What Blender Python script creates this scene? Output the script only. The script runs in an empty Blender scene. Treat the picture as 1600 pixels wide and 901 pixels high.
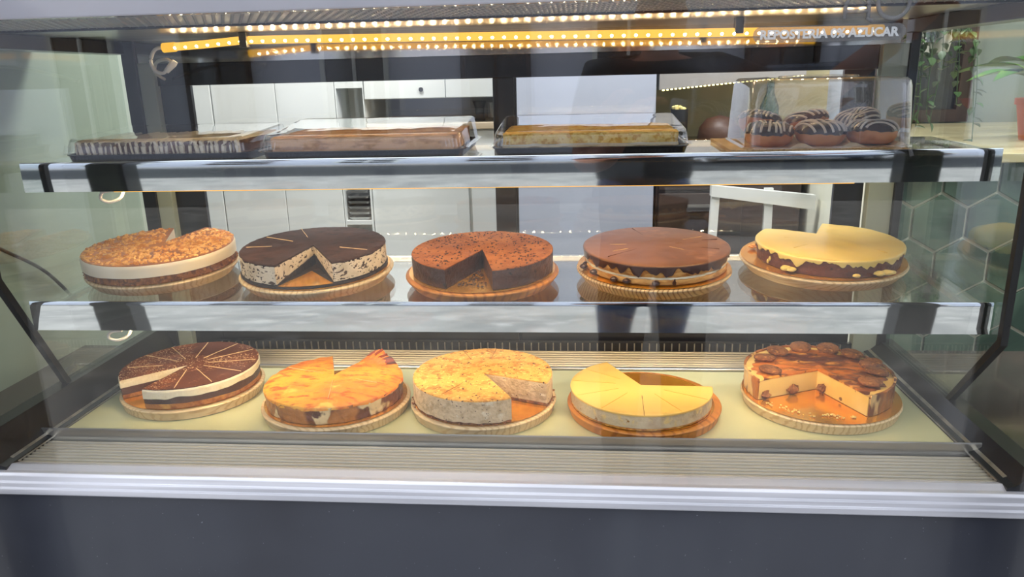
import bpy, bmesh, math, random
from math import sin, cos, pi, radians, hypot, atan2, sqrt, exp
from mathutils import Vector, Matrix, noise

random.seed(7)
SC = bpy.context.scene
COL = SC.collection
S = 0.58                    # one modelling unit in metres
EYE = 1.38                  # height of the modelling origin above the floor
TILT = math.atan(0.061)     # the glass shelves lean a little to the front


def W(x, y, z):
    return Vector((x * S, y * S, EYE + z * S))


# ------------------------------------------------------------------ materials
def lin(c):
    return tuple((v / 12.92 if v <= 0.04045 else ((v + 0.055) / 1.055) ** 2.4) for v in (k / 255.0 for k in c))


def rgba(c):
    return (*lin(c), 1.0)


MATS = {}


def base_mat(name):
    m = bpy.data.materials.new(name)
    m.use_nodes = True
    nt = m.node_tree
    for n in list(nt.nodes):
        nt.nodes.remove(n)
    out = nt.nodes.new('ShaderNodeOutputMaterial')
    MATS[name] = m
    return m, nt, out


def N(nt, kind, **kw):
    n = nt.nodes.new(kind)
    for k, v in kw.items():
        setattr(n, k, v)
    return n


def noise_fac(nt, co, scale, detail=3, lo=0.4, hi=0.6, stretch=None, kind='noise', dist=0.0, rough=0.55):
    vec = co
    if stretch:
        mp = N(nt, 'ShaderNodeMapping')
        mp.inputs['Scale'].default_value = stretch
        nt.links.new(co, mp.inputs['Vector'])
        vec = mp.outputs['Vector']
    if kind == 'noise':
        t = N(nt, 'ShaderNodeTexNoise')
        t.inputs['Scale'].default_value = scale
        t.inputs['Detail'].default_value = detail
        t.inputs['Roughness'].default_value = rough
        t.inputs['Distortion'].default_value = dist
        o = t.outputs['Fac']
    elif kind == 'voronoi':
        t = N(nt, 'ShaderNodeTexVoronoi')
        t.inputs['Scale'].default_value = scale
        o = t.outputs['Distance']
    elif kind == 'cells':
        t = N(nt, 'ShaderNodeTexVoronoi')
        t.inputs['Scale'].default_value = scale
        o = t.outputs['Color']
    else:
        t = N(nt, 'ShaderNodeTexWave', wave_type='BANDS', bands_direction='X')
        t.inputs['Scale'].default_value = scale
        t.inputs['Distortion'].default_value = dist
        t.inputs['Detail'].default_value = detail
        o = t.outputs['Fac']
    nt.links.new(vec, t.inputs['Vector'])
    mr = N(nt, 'ShaderNodeMapRange')
    mr.interpolation_type = 'SMOOTHSTEP'
    mr.inputs['From Min'].default_value = lo
    mr.inputs['From Max'].default_value = hi
    nt.links.new(o, mr.inputs['Value'])
    return mr.outputs['Result']


def pm(name, col, rough=0.5, metal=0.0, spots=(), bump=None, coat=0.0, sss=0.0, spec=0.5, ao=None):
    """Principled material; spots = list of (colour, dict of noise_fac arguments) laid over the base one after another."""
    if name in MATS:
        return MATS[name]
    m, nt, out = base_mat(name)
    p = N(nt, 'ShaderNodeBsdfPrincipled')
    nt.links.new(p.outputs[0], out.inputs['Surface'])
    p.inputs['Roughness'].default_value = rough
    p.inputs['Metallic'].default_value = metal
    p.inputs['Specular IOR Level'].default_value = spec
    p.inputs['Coat Weight'].default_value = coat
    p.inputs['Coat Roughness'].default_value = 0.08
    if sss:
        p.inputs['Subsurface Weight'].default_value = sss
        p.inputs['Subsurface Radius'].default_value = (0.012, 0.008, 0.004)
        p.inputs['Subsurface Scale'].default_value = 0.5
    tc = N(nt, 'ShaderNodeTexCoord')
    co = tc.outputs['Object']
    cur = None
    for c2, kw in spots:
        f = noise_fac(nt, co, **kw)
        mx = N(nt, 'ShaderNodeMix', data_type='RGBA')
        nt.links.new(f, mx.inputs['Factor'])
        if cur is None:
            mx.inputs[6].default_value = rgba(col)
        else:
            nt.links.new(cur, mx.inputs[6])
        mx.inputs[7].default_value = rgba(c2)
        cur = mx.outputs[2]
    if cur is None:
        p.inputs['Base Color'].default_value = rgba(col)
    else:
        nt.links.new(cur, p.inputs['Base Color'])
    if bump:
        sc, st = bump[0], bump[1]
        t = N(nt, 'ShaderNodeTexNoise')
        t.inputs['Scale'].default_value = sc
        t.inputs['Detail'].default_value = 4
        if len(bump) > 2:
            mp = N(nt, 'ShaderNodeMapping')
            mp.inputs['Scale'].default_value = bump[2]
            nt.links.new(co, mp.inputs['Vector'])
            nt.links.new(mp.outputs[0], t.inputs['Vector'])
        else:
            nt.links.new(co, t.inputs['Vector'])
        b = N(nt, 'ShaderNodeBump')
        b.inputs['Strength'].default_value = st
        b.inputs['Distance'].default_value = 0.004
        nt.links.new(t.outputs['Fac'], b.inputs['Height'])
        nt.links.new(b.outputs[0], p.inputs['Normal'])
    return m


def clear(name, base=0.03, edge=0.6, power=4.0, tint=(1, 1, 1), rough=0.0, gloss=(1, 1, 1), body=None, bump=None):
    """Thin clear glass or plastic: part passes through, part mirrors, more so at grazing angles."""
    if name in MATS:
        return MATS[name]
    m, nt, out = base_mat(name)
    tr = N(nt, 'ShaderNodeBsdfTransparent')
    tr.inputs[0].default_value = (*tint, 1)
    gl = N(nt, 'ShaderNodeBsdfGlossy')
    gl.inputs['Color'].default_value = (*gloss, 1)
    gl.inputs['Roughness'].default_value = rough
    lw = N(nt, 'ShaderNodeLayerWeight')
    lw.inputs['Blend'].default_value = 0.5
    pw = N(nt, 'ShaderNodeMath', operation='POWER')
    pw.inputs[1].default_value = power
    nt.links.new(lw.outputs['Facing'], pw.inputs[0])
    ma = N(nt, 'ShaderNodeMath', operation='MULTIPLY_ADD')
    ma.inputs[1].default_value = edge
    ma.inputs[2].default_value = base
    ma.use_clamp = True
    nt.links.new(pw.outputs[0], ma.inputs[0])
    mx = N(nt, 'ShaderNodeMixShader')
    nt.links.new(ma.outputs[0], mx.inputs[0])
    src = tr.outputs[0]
    if body:
        df = N(nt, 'ShaderNodeBsdfDiffuse')
        df.inputs[0].default_value = (*body[0], 1)
        m2 = N(nt, 'ShaderNodeMixShader')
        m2.inputs[0].default_value = body[1]
        nt.links.new(tr.outputs[0], m2.inputs[1])
        nt.links.new(df.outputs[0], m2.inputs[2])
        src = m2.outputs[0]
    nt.links.new(src, mx.inputs[1])
    nt.links.new(gl.outputs[0], mx.inputs[2])
    if bump:
        tc = N(nt, 'ShaderNodeTexCoord')
        t = N(nt, 'ShaderNodeTexNoise')
        t.inputs['Scale'].default_value = bump[0]
        nt.links.new(tc.outputs['Object'], t.inputs['Vector'])
        b = N(nt, 'ShaderNodeBump')
        b.inputs['Strength'].default_value = bump[1]
        b.inputs['Distance'].default_value = 0.01
        nt.links.new(t.outputs['Fac'], b.inputs['Height'])
        nt.links.new(b.outputs[0], gl.inputs['Normal'])
    nt.links.new(mx.outputs[0], out.inputs['Surface'])
    return m


def glow(name, col, strength):
    if name in MATS:
        return MATS[name]
    m, nt, out = base_mat(name)
    e = N(nt, 'ShaderNodeEmission')
    e.inputs[0].default_value = (*col, 1)
    e.inputs[1].default_value = strength
    nt.links.new(e.outputs[0], out.inputs['Surface'])
    return m


def wood(name, c1, c2, scale=9.0, dist=5.0, rough=0.45, stretch=(1.0, 0.25, 1.6)):
    if name in MATS:
        return MATS[name]
    return pm(name, c1, rough, spots=[(c2, dict(scale=scale, kind='wave', dist=dist, detail=2, lo=0.55, hi=1.0, stretch=stretch)),
                                      (tuple(int(k * 0.9) for k in c1), dict(scale=14, lo=0.45, hi=0.7))], coat=0.05)


# ------------------------------------------------------------------ geometry helpers
class G:
    """Collects faces in modelling units; build() links them as ONE mesh object."""

    def __init__(self):
        self.v, self.f = [], []

    def add(self, vs, fs):
        b = len(self.v)
        self.v += [tuple(p) for p in vs]
        self.f += [tuple(i + b for i in q) for q in fs]
        return self

    def box(self, x0, x1, y0, y1, z0, z1):
        vs = [(x, y, z) for z in (z0, z1) for y in (y0, y1) for x in (x0, x1)]
        return self.add(vs, [(0, 2, 3, 1), (4, 5, 7, 6), (0, 1, 5, 4), (2, 6, 7, 3), (0, 4, 6, 2), (1, 3, 7, 5)])

    def hexa(self, p):
        return self.add(p, [(0, 3, 2, 1), (4, 5, 6, 7), (0, 1, 5, 4), (1, 2, 6, 5), (2, 3, 7, 6), (3, 0, 4, 7)])

    def prism_x(self, poly, x0, x1):
        n = len(poly)
        vs = [(x0, y, z) for y, z in poly] + [(x1, y, z) for y, z in poly]
        fs = [tuple(range(n - 1, -1, -1)), tuple(range(n, 2 * n))] + [(i, (i + 1) % n, n + (i + 1) % n, n + i) for i in range(n)]
        return self.add(vs, fs)

    def prism_y(self, poly, y0, y1):
        n = len(poly)
        vs = [(x, y0, z) for x, z in poly] + [(x, y1, z) for x, z in poly]
        fs = [tuple(range(n)), tuple(range(2 * n - 1, n - 1, -1))] + [(i, n + i, n + (i + 1) % n, (i + 1) % n) for i in range(n)]
        return self.add(vs, fs)

    def prism_z(self, poly, z0, z1):
        n = len(poly)
        vs = [(x, y, z0) for x, y in poly] + [(x, y, z1) for x, y in poly]
        fs = [tuple(range(n - 1, -1, -1)), tuple(range(n, 2 * n))] + [(i, (i + 1) % n, n + (i + 1) % n, n + i) for i in range(n)]
        return self.add(vs, fs)

    def tube(self, pts, r, n=8, closed=False):
        pts = [Vector(p) for p in pts]
        m = len(pts)
        rs = r if isinstance(r, (list, tuple)) else [r] * m
        vs, fs = [], []
        up = Vector((0.13, 0.21, 1)).normalized()
        for i, p in enumerate(pts):
            a = pts[(i - 1) % m] if (closed or i > 0) else p
            b = pts[(i + 1) % m] if (closed or i < m - 1) else p
            t = (b - a).normalized()
            s = t.cross(up)
            if s.length < 1e-4:
                s = t.cross(Vector((1, 0, 0)))
            s.normalize()
            u = s.cross(t)
            for k in range(n):
                w = 2 * pi * k / n
                vs.append(p + (s * cos(w) + u * sin(w)) * rs[i])
        for i in range(m if closed else m - 1):
            j = (i + 1) % m
            for k in range(n):
                k2 = (k + 1) % n
                fs.append((i * n + k, j * n + k, j * n + k2, i * n + k2))
        if not closed:
            fs.append(tuple(range(n)))
            fs.append(tuple((m - 1) * n + k for k in range(n - 1, -1, -1)))
        return self.add(vs, fs)

    def lathe(self, prof, n=64, cx=0, cy=0):
        vs, fs = [], []
        m = len(prof)
        for j in range(n):
            w = 2 * pi * j / n
            for r, z in prof:
                vs.append((cx + r * cos(w), cy + r * sin(w), z))
        for j in range(n):
            j2 = (j + 1) % n
            for i in range(m - 1):
                fs.append((j * m + i, j2 * m + i, j2 * m + i + 1, j * m + i + 1))
        return self.add(vs, fs)

    def ball(self, c, r, n=8, sq=(1, 1, 1), jit=0.0):
        vs, fs = [], []
        m = max(3, n // 2)
        for i in range(m + 1):
            a = pi * i / m - pi / 2
            for k in range(n):
                w = 2 * pi * k / n
                q = 1 + (random.uniform(-jit, jit) if jit else 0)
                vs.append((c[0] + r * q * sq[0] * cos(a) * cos(w), c[1] + r * q * sq[1] * cos(a) * sin(w), c[2] + r * q * sq[2] * sin(a)))
        for i in range(m):
            for k in range(n):
                k2 = (k + 1) % n
                fs.append((i * n + k, i * n + k2, (i + 1) * n + k2, (i + 1) * n + k))
        return self.add(vs, fs)

    def loft(self, rings, cap0=True, cap1=True):
        n = len(rings[0])
        vs = [p for r in rings for p in r]
        fs = []
        for i in range(len(rings) - 1):
            for k in range(n):
                k2 = (k + 1) % n
                fs.append((i * n + k, i * n + k2, (i + 1) * n + k2, (i + 1) * n + k))
        if cap0:
            fs.append(tuple(range(n - 1, -1, -1)))
        if cap1:
            b = (len(rings) - 1) * n
            fs.append(tuple(b + k for k in range(n)))
        return self.add(vs, fs)

    def build(self, name, mat, parent=None, smooth=False, bevel=0.0, local=False, weld=True, segs=2, recalc=True):
        """local: the coordinates are already relative to the parent (or to the object's own origin)."""
        me = bpy.data.meshes.new(name)
        if local:
            off = Vector((0, 0, 0))
        elif parent is not None:
            off = Vector(parent['_u'] if '_u' in parent else parent.parent['_u'])
        else:
            xs, ys, zs = zip(*self.v)
            off = Vector(((min(xs) + max(xs)) / 2, (min(ys) + max(ys)) / 2, min(zs)))
        me.from_pydata([tuple((Vector(p) - off) * S) for p in self.v], [], self.f)
        bm = bmesh.new()
        bm.from_mesh(me)
        if weld:
            bmesh.ops.remove_doubles(bm, verts=bm.verts, dist=1e-6)
        if recalc:
            bmesh.ops.recalc_face_normals(bm, faces=bm.faces)
        bm.to_mesh(me)
        bm.free()
        o = bpy.data.objects.new(name, me)
        COL.objects.link(o)
        me.materials.append(mat)
        if smooth:
            for p in me.polygons:
                p.use_smooth = True
            if smooth != 'all':
                try:
                    me.set_sharp_from_angle(angle=radians(38))
                except Exception:
                    pass
        if bevel:
            b = o.modifiers.new('edge', 'BEVEL')
            b.width = bevel * S
            b.segments = segs
            b.limit_method = 'ANGLE'
            b.angle_limit = radians(40)
        if parent is not None:
            o.parent = parent
        elif not local:
            o.location = W(*off)
        return o


def tag(o, label=None, cat=None, group=None, kind=None):
    if label:
        o['label'] = label
    if cat:
        o['category'] = cat
    if group:
        o['group'] = group
    if kind:
        o['kind'] = kind
    return o


ROOTS = []


def thing(name, label, cat, loc, group=None, rot=(0, 0, 0), kind=None):
    """An Empty at the thing's base that parents its parts; loc in modelling units."""
    o = bpy.data.objects.new(name, None)
    COL.objects.link(o)
    o.empty_display_size = 0.05
    o.location = W(*loc)
    o.rotation_euler = rot
    o['_u'] = list(loc)
    ROOTS.append(o)
    return tag(o, label, cat, group, kind)


def structure(g, name, mat, **kw):
    return tag(g.build(name, mat, **kw), kind='structure')


def nz(x, y=0.0, z=0.0):
    return noise.noise(Vector((x, y, z)))


# ------------------------------------------------------------------ shared materials
STEEL = pm('brushed steel', (198, 194, 184), 0.3, 0.8, spots=[((160, 158, 155), dict(scale=30, lo=0.4, hi=0.7, stretch=(0.05, 1, 1)))])
CHROME = pm('polished chrome strip', (215, 220, 220), 0.045, 1.0)
ALU = pm('satin aluminium', (236, 235, 242), 0.3, 0.25, spots=[((188, 188, 196), dict(scale=25, lo=0.4, hi=0.7, stretch=(0.04, 1, 1)))])
BLACK = pm('black metal frame', (30, 31, 36), 0.3, 0.0, spots=[((38, 39, 44), dict(scale=6, lo=0.4, hi=0.7))], coat=0.3)
DARKGLASS = pm('dark glossy panel', (30, 30, 35), 0.12, 0.0, coat=0.4)
RUBBER = pm('black rubber gasket', (22, 22, 22), 0.55)
WHITEPL = pm('white plastic', (225, 220, 210), 0.4)
CREAM = pm('cream deck sheet', (204, 203, 160), 0.3, spots=[((195, 195, 150), dict(scale=4, lo=0.35, hi=0.7))], coat=0.2)
FRONTDARK = pm('dusty slate front panel', (58, 61, 72), 0.33, spots=[((42, 44, 55), dict(scale=2.2, lo=0.4, hi=0.65)), ((120, 124, 135), dict(scale=210, lo=0.74, hi=0.8, detail=1)), ((74, 77, 86), dict(scale=1.3, lo=0.5, hi=0.8, stretch=(3, 1, 0.6)))], coat=0.25)
FRONTGLASS = clear('front glass', 0.034, 0.8, 4.0)
SIDEGLASS = clear('side glass', 0.04, 0.5, 3.0, tint=(0.93, 0.96, 0.94))
DOORGLASS = clear('sliding door glass', 0.035, 0.5, 4.0, tint=(0.97, 0.98, 0.99))
SHELFGLASS = clear('shelf glass', 0.06, 0.8, 3.0, tint=(0.95, 0.97, 0.96))
PLASTIC = clear('clear plastic', 0.05, 0.7, 2.4, bump=(9, 0.3))
BOXPLASTIC = clear('clear box plastic', 0.08, 0.75, 2.2, bump=(7, 0.3), body=((0.85, 0.9, 0.95), 0.07))
GOLD = pm('gold card', (250, 176, 56), 0.2, 0.7, spots=[((236, 152, 36), dict(scale=14, lo=0.4, hi=0.7))], bump=(120, 0.05))
PALEWOOD = wood('pale turned pine', (232, 202, 152), (212, 174, 122), scale=34, dist=9.0)
STRIPEWOOD = wood('striped pine', (228, 192, 136), (172, 122, 74), scale=46, dist=3.0, stretch=(1.0, 0.6, 1.2))
AMBERWOOD = wood('orange stained wood', (214, 136, 52), (184, 108, 38), scale=20, dist=4.0)

# ------------------------------------------------------------------ camera
cd = bpy.data.cameras.new('camera')
cam = bpy.data.objects.new('camera', cd)
COL.objects.link(cam)
cd.sensor_width = 36.0
cd.lens = 1175.0 / 1600.0 * 36.0
cd.clip_start = 0.02
cd.clip_end = 200
rx = Vector((0.996394709, 0.0815480184, -0.0233988230))
ry = Vector((-0.000324911, -0.272134078, -0.962259288))
rz = Vector((-0.0848379553, 0.958797666, -0.271126460))
M = Matrix((rx, -ry, -rz)).transposed().to_4x4()
M.translation = W(0, 0, 0)
cam.matrix_world = M
SC.camera = cam

# ------------------------------------------------------------------ the display case
XL, XR = -1.62, 1.11
YF, YB = 1.71, 2.70
ZC = 0.15
case = thing('display_case', 'glass-fronted chilled cake display case with dark slate front and steel edges', 'display case', (-0.25, 2.2, -2.37))
XO0, XO1 = -2.1, 1.75
G().box(XO0, XO1, 1.70, 1.78, -2.33, -1.06).build('front_panel', FRONTDARK, case, bevel=0.004)
G().box(XO0 + 0.03, XO1 - 0.03, 1.78, 2.74, -2.33, -1.08).build('cabinet_base', FRONTDARK, case)
G().box(XO0 + 0.05, XO1 - 0.05, 1.76, 2.7, -2.37, -2.33).build('plinth', RUBBER, case)
rail = [(1.765, -1.0), (1.742, -0.992), (1.722, -1.0), (1.706, -1.0), (1.70, -1.006), (1.70, -1.021), (1.694, -1.024), (1.694, -1.036), (1.688, -1.039),
        (1.688, -1.054), (1.692, -1.058), (1.765, -1.058)]
G().prism_x(rail, XO0, XO1).build('front_rail', ALU, case, bevel=0.0015)
# front and rear air grilles: ribbed sheet
def ribs(y0, y1, x0, x1, z, n):
    g = G()
    poly = [(y0, z - 0.026)]
    for i in range(n):
        a = y0 + (y1 - y0) * i / n
        w = (y1 - y0) / n
        poly += [(a + w * 0.03, z - 0.022), (a + w * 0.08, z - 0.004), (a + w * 0.18, z), (a + w * 0.46, z), (a + w * 0.56, z - 0.004), (a + w * 0.60, z - 0.022)]
    poly.append((y1, z - 0.026))
    return g.prism_x(poly, x0, x1)
GRILLE = pm('anodised grille', (206, 198, 180), 0.38, 0.35)
ribs(1.765, 1.90, -1.572, 1.045, -1.0, 8).build('air_grille', GRILLE, case)
ribs(2.50, 2.685, -1.56, 1.06, -1.0, 8).build('air_grille', GRILLE, case)
G().box(-1.575, 1.055, 1.90, 1.93, -1.03, -1.0).build('grille_edge', STEEL, case)
G().box(-1.575, 1.045, 1.93, 1.975, -1.03, -1.004).build('deck_channel', CHROME, case)
lip = [(1.916, -1.0), (1.912, -0.968), (1.906, -0.966), (1.905, -0.969), (1.908, -1.0)]
G().prism_x(lip, -1.61, 1.075).build('deck_lip', STEEL, case)
G().box(-1.548, 1.042, 1.925, 2.478, -1.02, -1.0).build('deck', CREAM, case, bevel=0.003)
G().box(-1.56, 1.055, 2.478, 2.50, -1.02, -0.992).build('deck_back_edge', STEEL, case, bevel=0.003)
GROOVE_SHADE = pm('shaded groove paint', (104, 96, 84), 0.5)  # shade between the ribs, laid in as darker strips
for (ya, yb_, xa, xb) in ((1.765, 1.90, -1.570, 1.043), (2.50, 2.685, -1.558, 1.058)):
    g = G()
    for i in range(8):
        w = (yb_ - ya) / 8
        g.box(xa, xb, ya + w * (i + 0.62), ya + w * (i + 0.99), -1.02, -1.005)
    g.build('grille_slots', GROOVE_SHADE, case)
# side rails at deck level
for sx, xa, xb in ((-1, -1.548, -1.60), (1, 1.045, 1.10)):
    lo, hi = min(xa, xb), max(xa, xb)
    zr = -0.905 if sx < 0 else -0.955
    g = G()
    poly = [(xa, -1.03), (xa, -0.992), (xa + sx * 0.02, -0.986), (xb, zr), (xb + sx * 0.05, zr), (xb + sx * 0.05, -1.03)]
    g.prism_y(poly, 1.72, 2.70)
    g.build('side_rail', BLACK, case)
    g = G().prism_y([(xa - sx * 0.004, -0.998), (xa + sx * 0.02, -0.984), (xa + sx * 0.026, -0.984), (xa + sx * 0.004, -1.0)], 1.765, 2.68)
    g.build('side_rail_trim', STEEL, case)
    # outer ledge beyond the side glass
    x1 = XO0 if sx < 0 else XO1
    G().box(min(xb + sx * 0.05, x1), max(xb + sx * 0.05, x1), 1.72, 2.70, -1.06, -1.0).build('side_ledge', pm('dark stone ledge', (58, 52, 50), 0.12, spots=[((82, 72, 66), dict(scale=5, lo=0.45, hi=0.75, dist=2.0))], coat=0.5), case)
    # side glass and gasket
    xg = XL if sx < 0 else XR
    yg, zg, yg2, zg2 = (1.915, -0.52, 2.105, -0.905) if sx < 0 else (1.955, -0.70, 2.165, -0.955)
    poly = [(yg, ZC), (yg, zg), (yg2, zg2), (2.66, zg2), (2.66, ZC)]
    G().prism_x(poly, xg - 0.004, xg + 0.004).build('side_glass', SIDEGLASS, case)
    g = G()
    w = 0.014
    g.prism_x([(yg - w, ZC), (yg - w, zg - 0.005), (yg2 - w * 0.8, zg2), (yg2 + w * 0.8, zg2), (yg + w * 0.4, zg + 0.005), (yg + w * 0.4, ZC)], xg - 0.009, xg + 0.009)
    g.build('glass_gasket', RUBBER, case)
    # top side frame and rear corner posts
    G().box(min(xg - sx * 0.03, xg + sx * 0.05), max(xg - sx * 0.03, xg + sx * 0.05), 1.75, 2.70, 0.107, ZC).build('top_side_frame', BLACK, case, bevel=0.003)
    pa, pb, ta, tb = (-1.605, -1.555, -1.555, -1.498) if sx < 0 else (1.085, 1.115, 1.003, 1.085)
    G().box(pa, pb, 2.66, 2.71, -1.0, ZC).build('corner_post', BLACK, case, bevel=0.003)
    G().box(ta, tb, 2.67, 2.71, -1.0, 0.075).build('door_track', pm('pale grey track', (172, 186, 178), 0.4), case, bevel=0.002)
# front glass
G().box(-1.70, 1.20, 1.708, 1.714, -0.998, ZC).build('front_glass', FRONTGLASS, case)
# header over the front glass and ceiling of the case
HEAD = pm('glossy pale header', (206, 206, 218), 0.16, 0.0, spots=[((190, 191, 204), dict(scale=3, lo=0.4, hi=0.7))], coat=0.6)
G().prism_x([(1.70, ZC), (1.73, ZC), (1.73, 0.5), (1.62, 0.5), (1.665, 0.2)], XO0, XO1).build('top_header', HEAD, case, bevel=0.004)
g = G().box(-1.63, 1.13, 1.73, 2.02, ZC, ZC + 0.02)
for j in range(11):
    for i in range(120):
        x = -1.62 + i * 0.0229 + (j % 2) * 0.0115
        y = 1.745 + j * 0.0245
        g.add([(x - 0.006, y, ZC), (x, y - 0.006, ZC), (x + 0.006, y, ZC), (x, y + 0.006, ZC), (x, y, ZC - 0.004)], [(0, 1, 4), (1, 2, 4), (2, 3, 4), (3, 0, 4)])
g.build('embossed_ceiling_plate', pm('embossed aluminium', (150, 154, 154), 0.45, 0.3), case, weld=False, recalc=False)
G().box(-1.63, 1.13, 2.02, 2.04, ZC - 0.006, ZC + 0.02).build('ceiling_seam', BLACK, case)
G().box(-1.63, 1.13, 2.04, 2.70, ZC, ZC + 0.02).build('ceiling_plate', STEEL, case)
G().box(XO0, XO1, 1.73, 2.74, ZC + 0.02, 0.5).build('top_cover', BLACK, case)
# rear: polished strip, dark header, two sliding glass doors
G().box(-1.555, 1.055, 2.672, 2.70, 0.073, ZC).build('rear_mirror_strip', pm('worn mirror steel', (185, 182, 176), 0.07, 1.0), case)
G().box(-1.50, 1.0, 2.69, 2.71, -0.004, 0.073).build('rear_header', DARKGLASS, case, bevel=0.002)
for (a, b, l, r) in ((-1.50, -0.215, -1.385, -0.290), (-0.283, 1.0, -0.208, 0.90)):
    y0 = 2.70 if a < -1 else 2.712
    d = bpy.data.objects.new('sliding_door', None)
    COL.objects.link(d)
    d.parent = case
    d['_u'] = list(case['_u'])
    fr = G().box(a, l, y0, y0 + 0.02, -1.0, -0.004).box(r, b, y0, y0 + 0.02, -1.0, -0.004).box(l, r, y0, y0 + 0.02, -1.0, -0.655)
    fr.build('door_frame', BLACK, d, bevel=0.002)
    G().box(l, r, y0 + 0.008, y0 + 0.014, -0.655, -0.004).build('door_glass', DOORGLASS, d)
# slotted air comb between rear grille and doors
g = G().box(-1.40, 1.0, 2.672, 2.69, -1.0, -0.965)
g.build('air_comb', BLACK, case)
g = G()
for i in range(86):
    x = -1.38 + i * 0.0275
    g.box(x, x + 0.004, 2.667, 2.673, -0.997, -0.968)
g.build('comb_teeth', STEEL, case)

# ------------------------------------------------------------------ LED rope lights
LEDTUBE = glow('amber light tube', (1.0, 0.50, 0.085), 1.35)
LEDDOT = glow('warm light diode', (1.0, 0.76, 0.42), 330.0)
SHELFDOT = glow('warm shelf diode', (1.0, 0.76, 0.42), 340.0)
ENDCAP = glow('amber glowing end cap', (1.0, 0.52, 0.02), 0.95)


def rope_light(root, pts, ndots, r=0.012, mat=None, dy=-0.1, dz=-0.3, ysq=2.15):
    G().tube(pts, r, 10).build('light_tube', LEDTUBE, root, smooth='all')
    # cumulative positions
    P = [Vector(p) for p in pts]
    L = [0]
    for a, b in zip(P, P[1:]):
        L.append(L[-1] + (b - a).length)
    proto = None
    for k in range(ndots):
        s = L[-1] * (k + 0.6) / ndots
        i = max(j for j in range(len(L) - 1) if L[j] <= s + 1e-9)
        q = P[i].lerp(P[i + 1], (s - L[i]) / (L[i + 1] - L[i]))
        q = q + Vector((0, r * dy, r * dz))
        if proto is None:
            proto = G().ball((0, 0, 0), 0.0062, 8, (1.2, ysq, 0.85)).build('diode', mat or LEDDOT, None, local=True, smooth='all')
            o = proto
        else:
            o = proto.copy()
            COL.objects.link(o)
        o.parent = root
        o.location = (q - Vector(root['_u'])) * S

led = thing('led_rope_light', 'glowing amber rope light clipped under the ceiling of the case', 'light', (-0.2, 2.35, 0.10))
pts = [(-1.254, 2.35, 0.112), (-1.15, 2.35, 0.117), (-1.02, 2.35, 0.126), (-0.85, 2.352, 0.125), (-0.19, 2.35, 0.116), (0.3, 2.35, 0.110), (0.858, 2.35, 0.104)]
rope_light(led, pts, 60)
for p, q in (((-1.275, 2.35, 0.1105), (-1.235, 2.35, 0.1125)), ((0.835, 2.35, 0.1045), (0.875, 2.35, 0.1035))):
    G().tube([p, q], 0.0145, 10).build('end_cap', ENDCAP, led, smooth=True)
for x in (-1.012, 0.47):
    G().box(x - 0.012, x + 0.012, 2.334, 2.366, 0.104, ZC - 0.0008).build('mounting_clip', pm('grey clip', (95, 90, 84), 0.4), led, bevel=0.002)
loop = [(-1.275, 2.35, 0.112), (-1.30, 2.345, 0.105), (-1.315, 2.34, 0.075), (-1.305, 2.335, 0.045), (-1.28, 2.335, 0.035), (-1.262, 2.34, 0.05), (-1.25, 2.345, 0.062), (-1.27, 2.36, 0.075),
        (-1.32, 2.40, 0.075), (-1.38, 2.48, 0.066), (-1.43, 2.56, 0.045), (-1.45, 2.62, 0.03), (-1.455, 2.66, 0.02)]
def smooth_path(p, k=6):
    out = []
    n = len(p)
    for i in range(n - 1):
        a, b, c, d = (Vector(p[max(0, min(n - 1, j))]) for j in (i - 1, i, i + 1, i + 2))
        for s in range(k):
            t = s / k
            out.append(0.5 * ((2 * b) + (-a + c) * t + (2 * a - 5 * b + 4 * c - d) * t * t + (-a + 3 * b - 3 * c + d) * t ** 3))
    out.append(Vector(p[-1]))
    return out
G().tube(smooth_path(loop), 0.0055, 8).build('cable', WHITEPL, led, smooth='all')
G().tube([(-1.268, 2.335, 0.040), (-1.245, 2.34, 0.062), (-1.238, 2.342, 0.07)], [0.008, 0.011, 0.009], 10).build('connector', WHITEPL, led, smooth=True)

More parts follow.
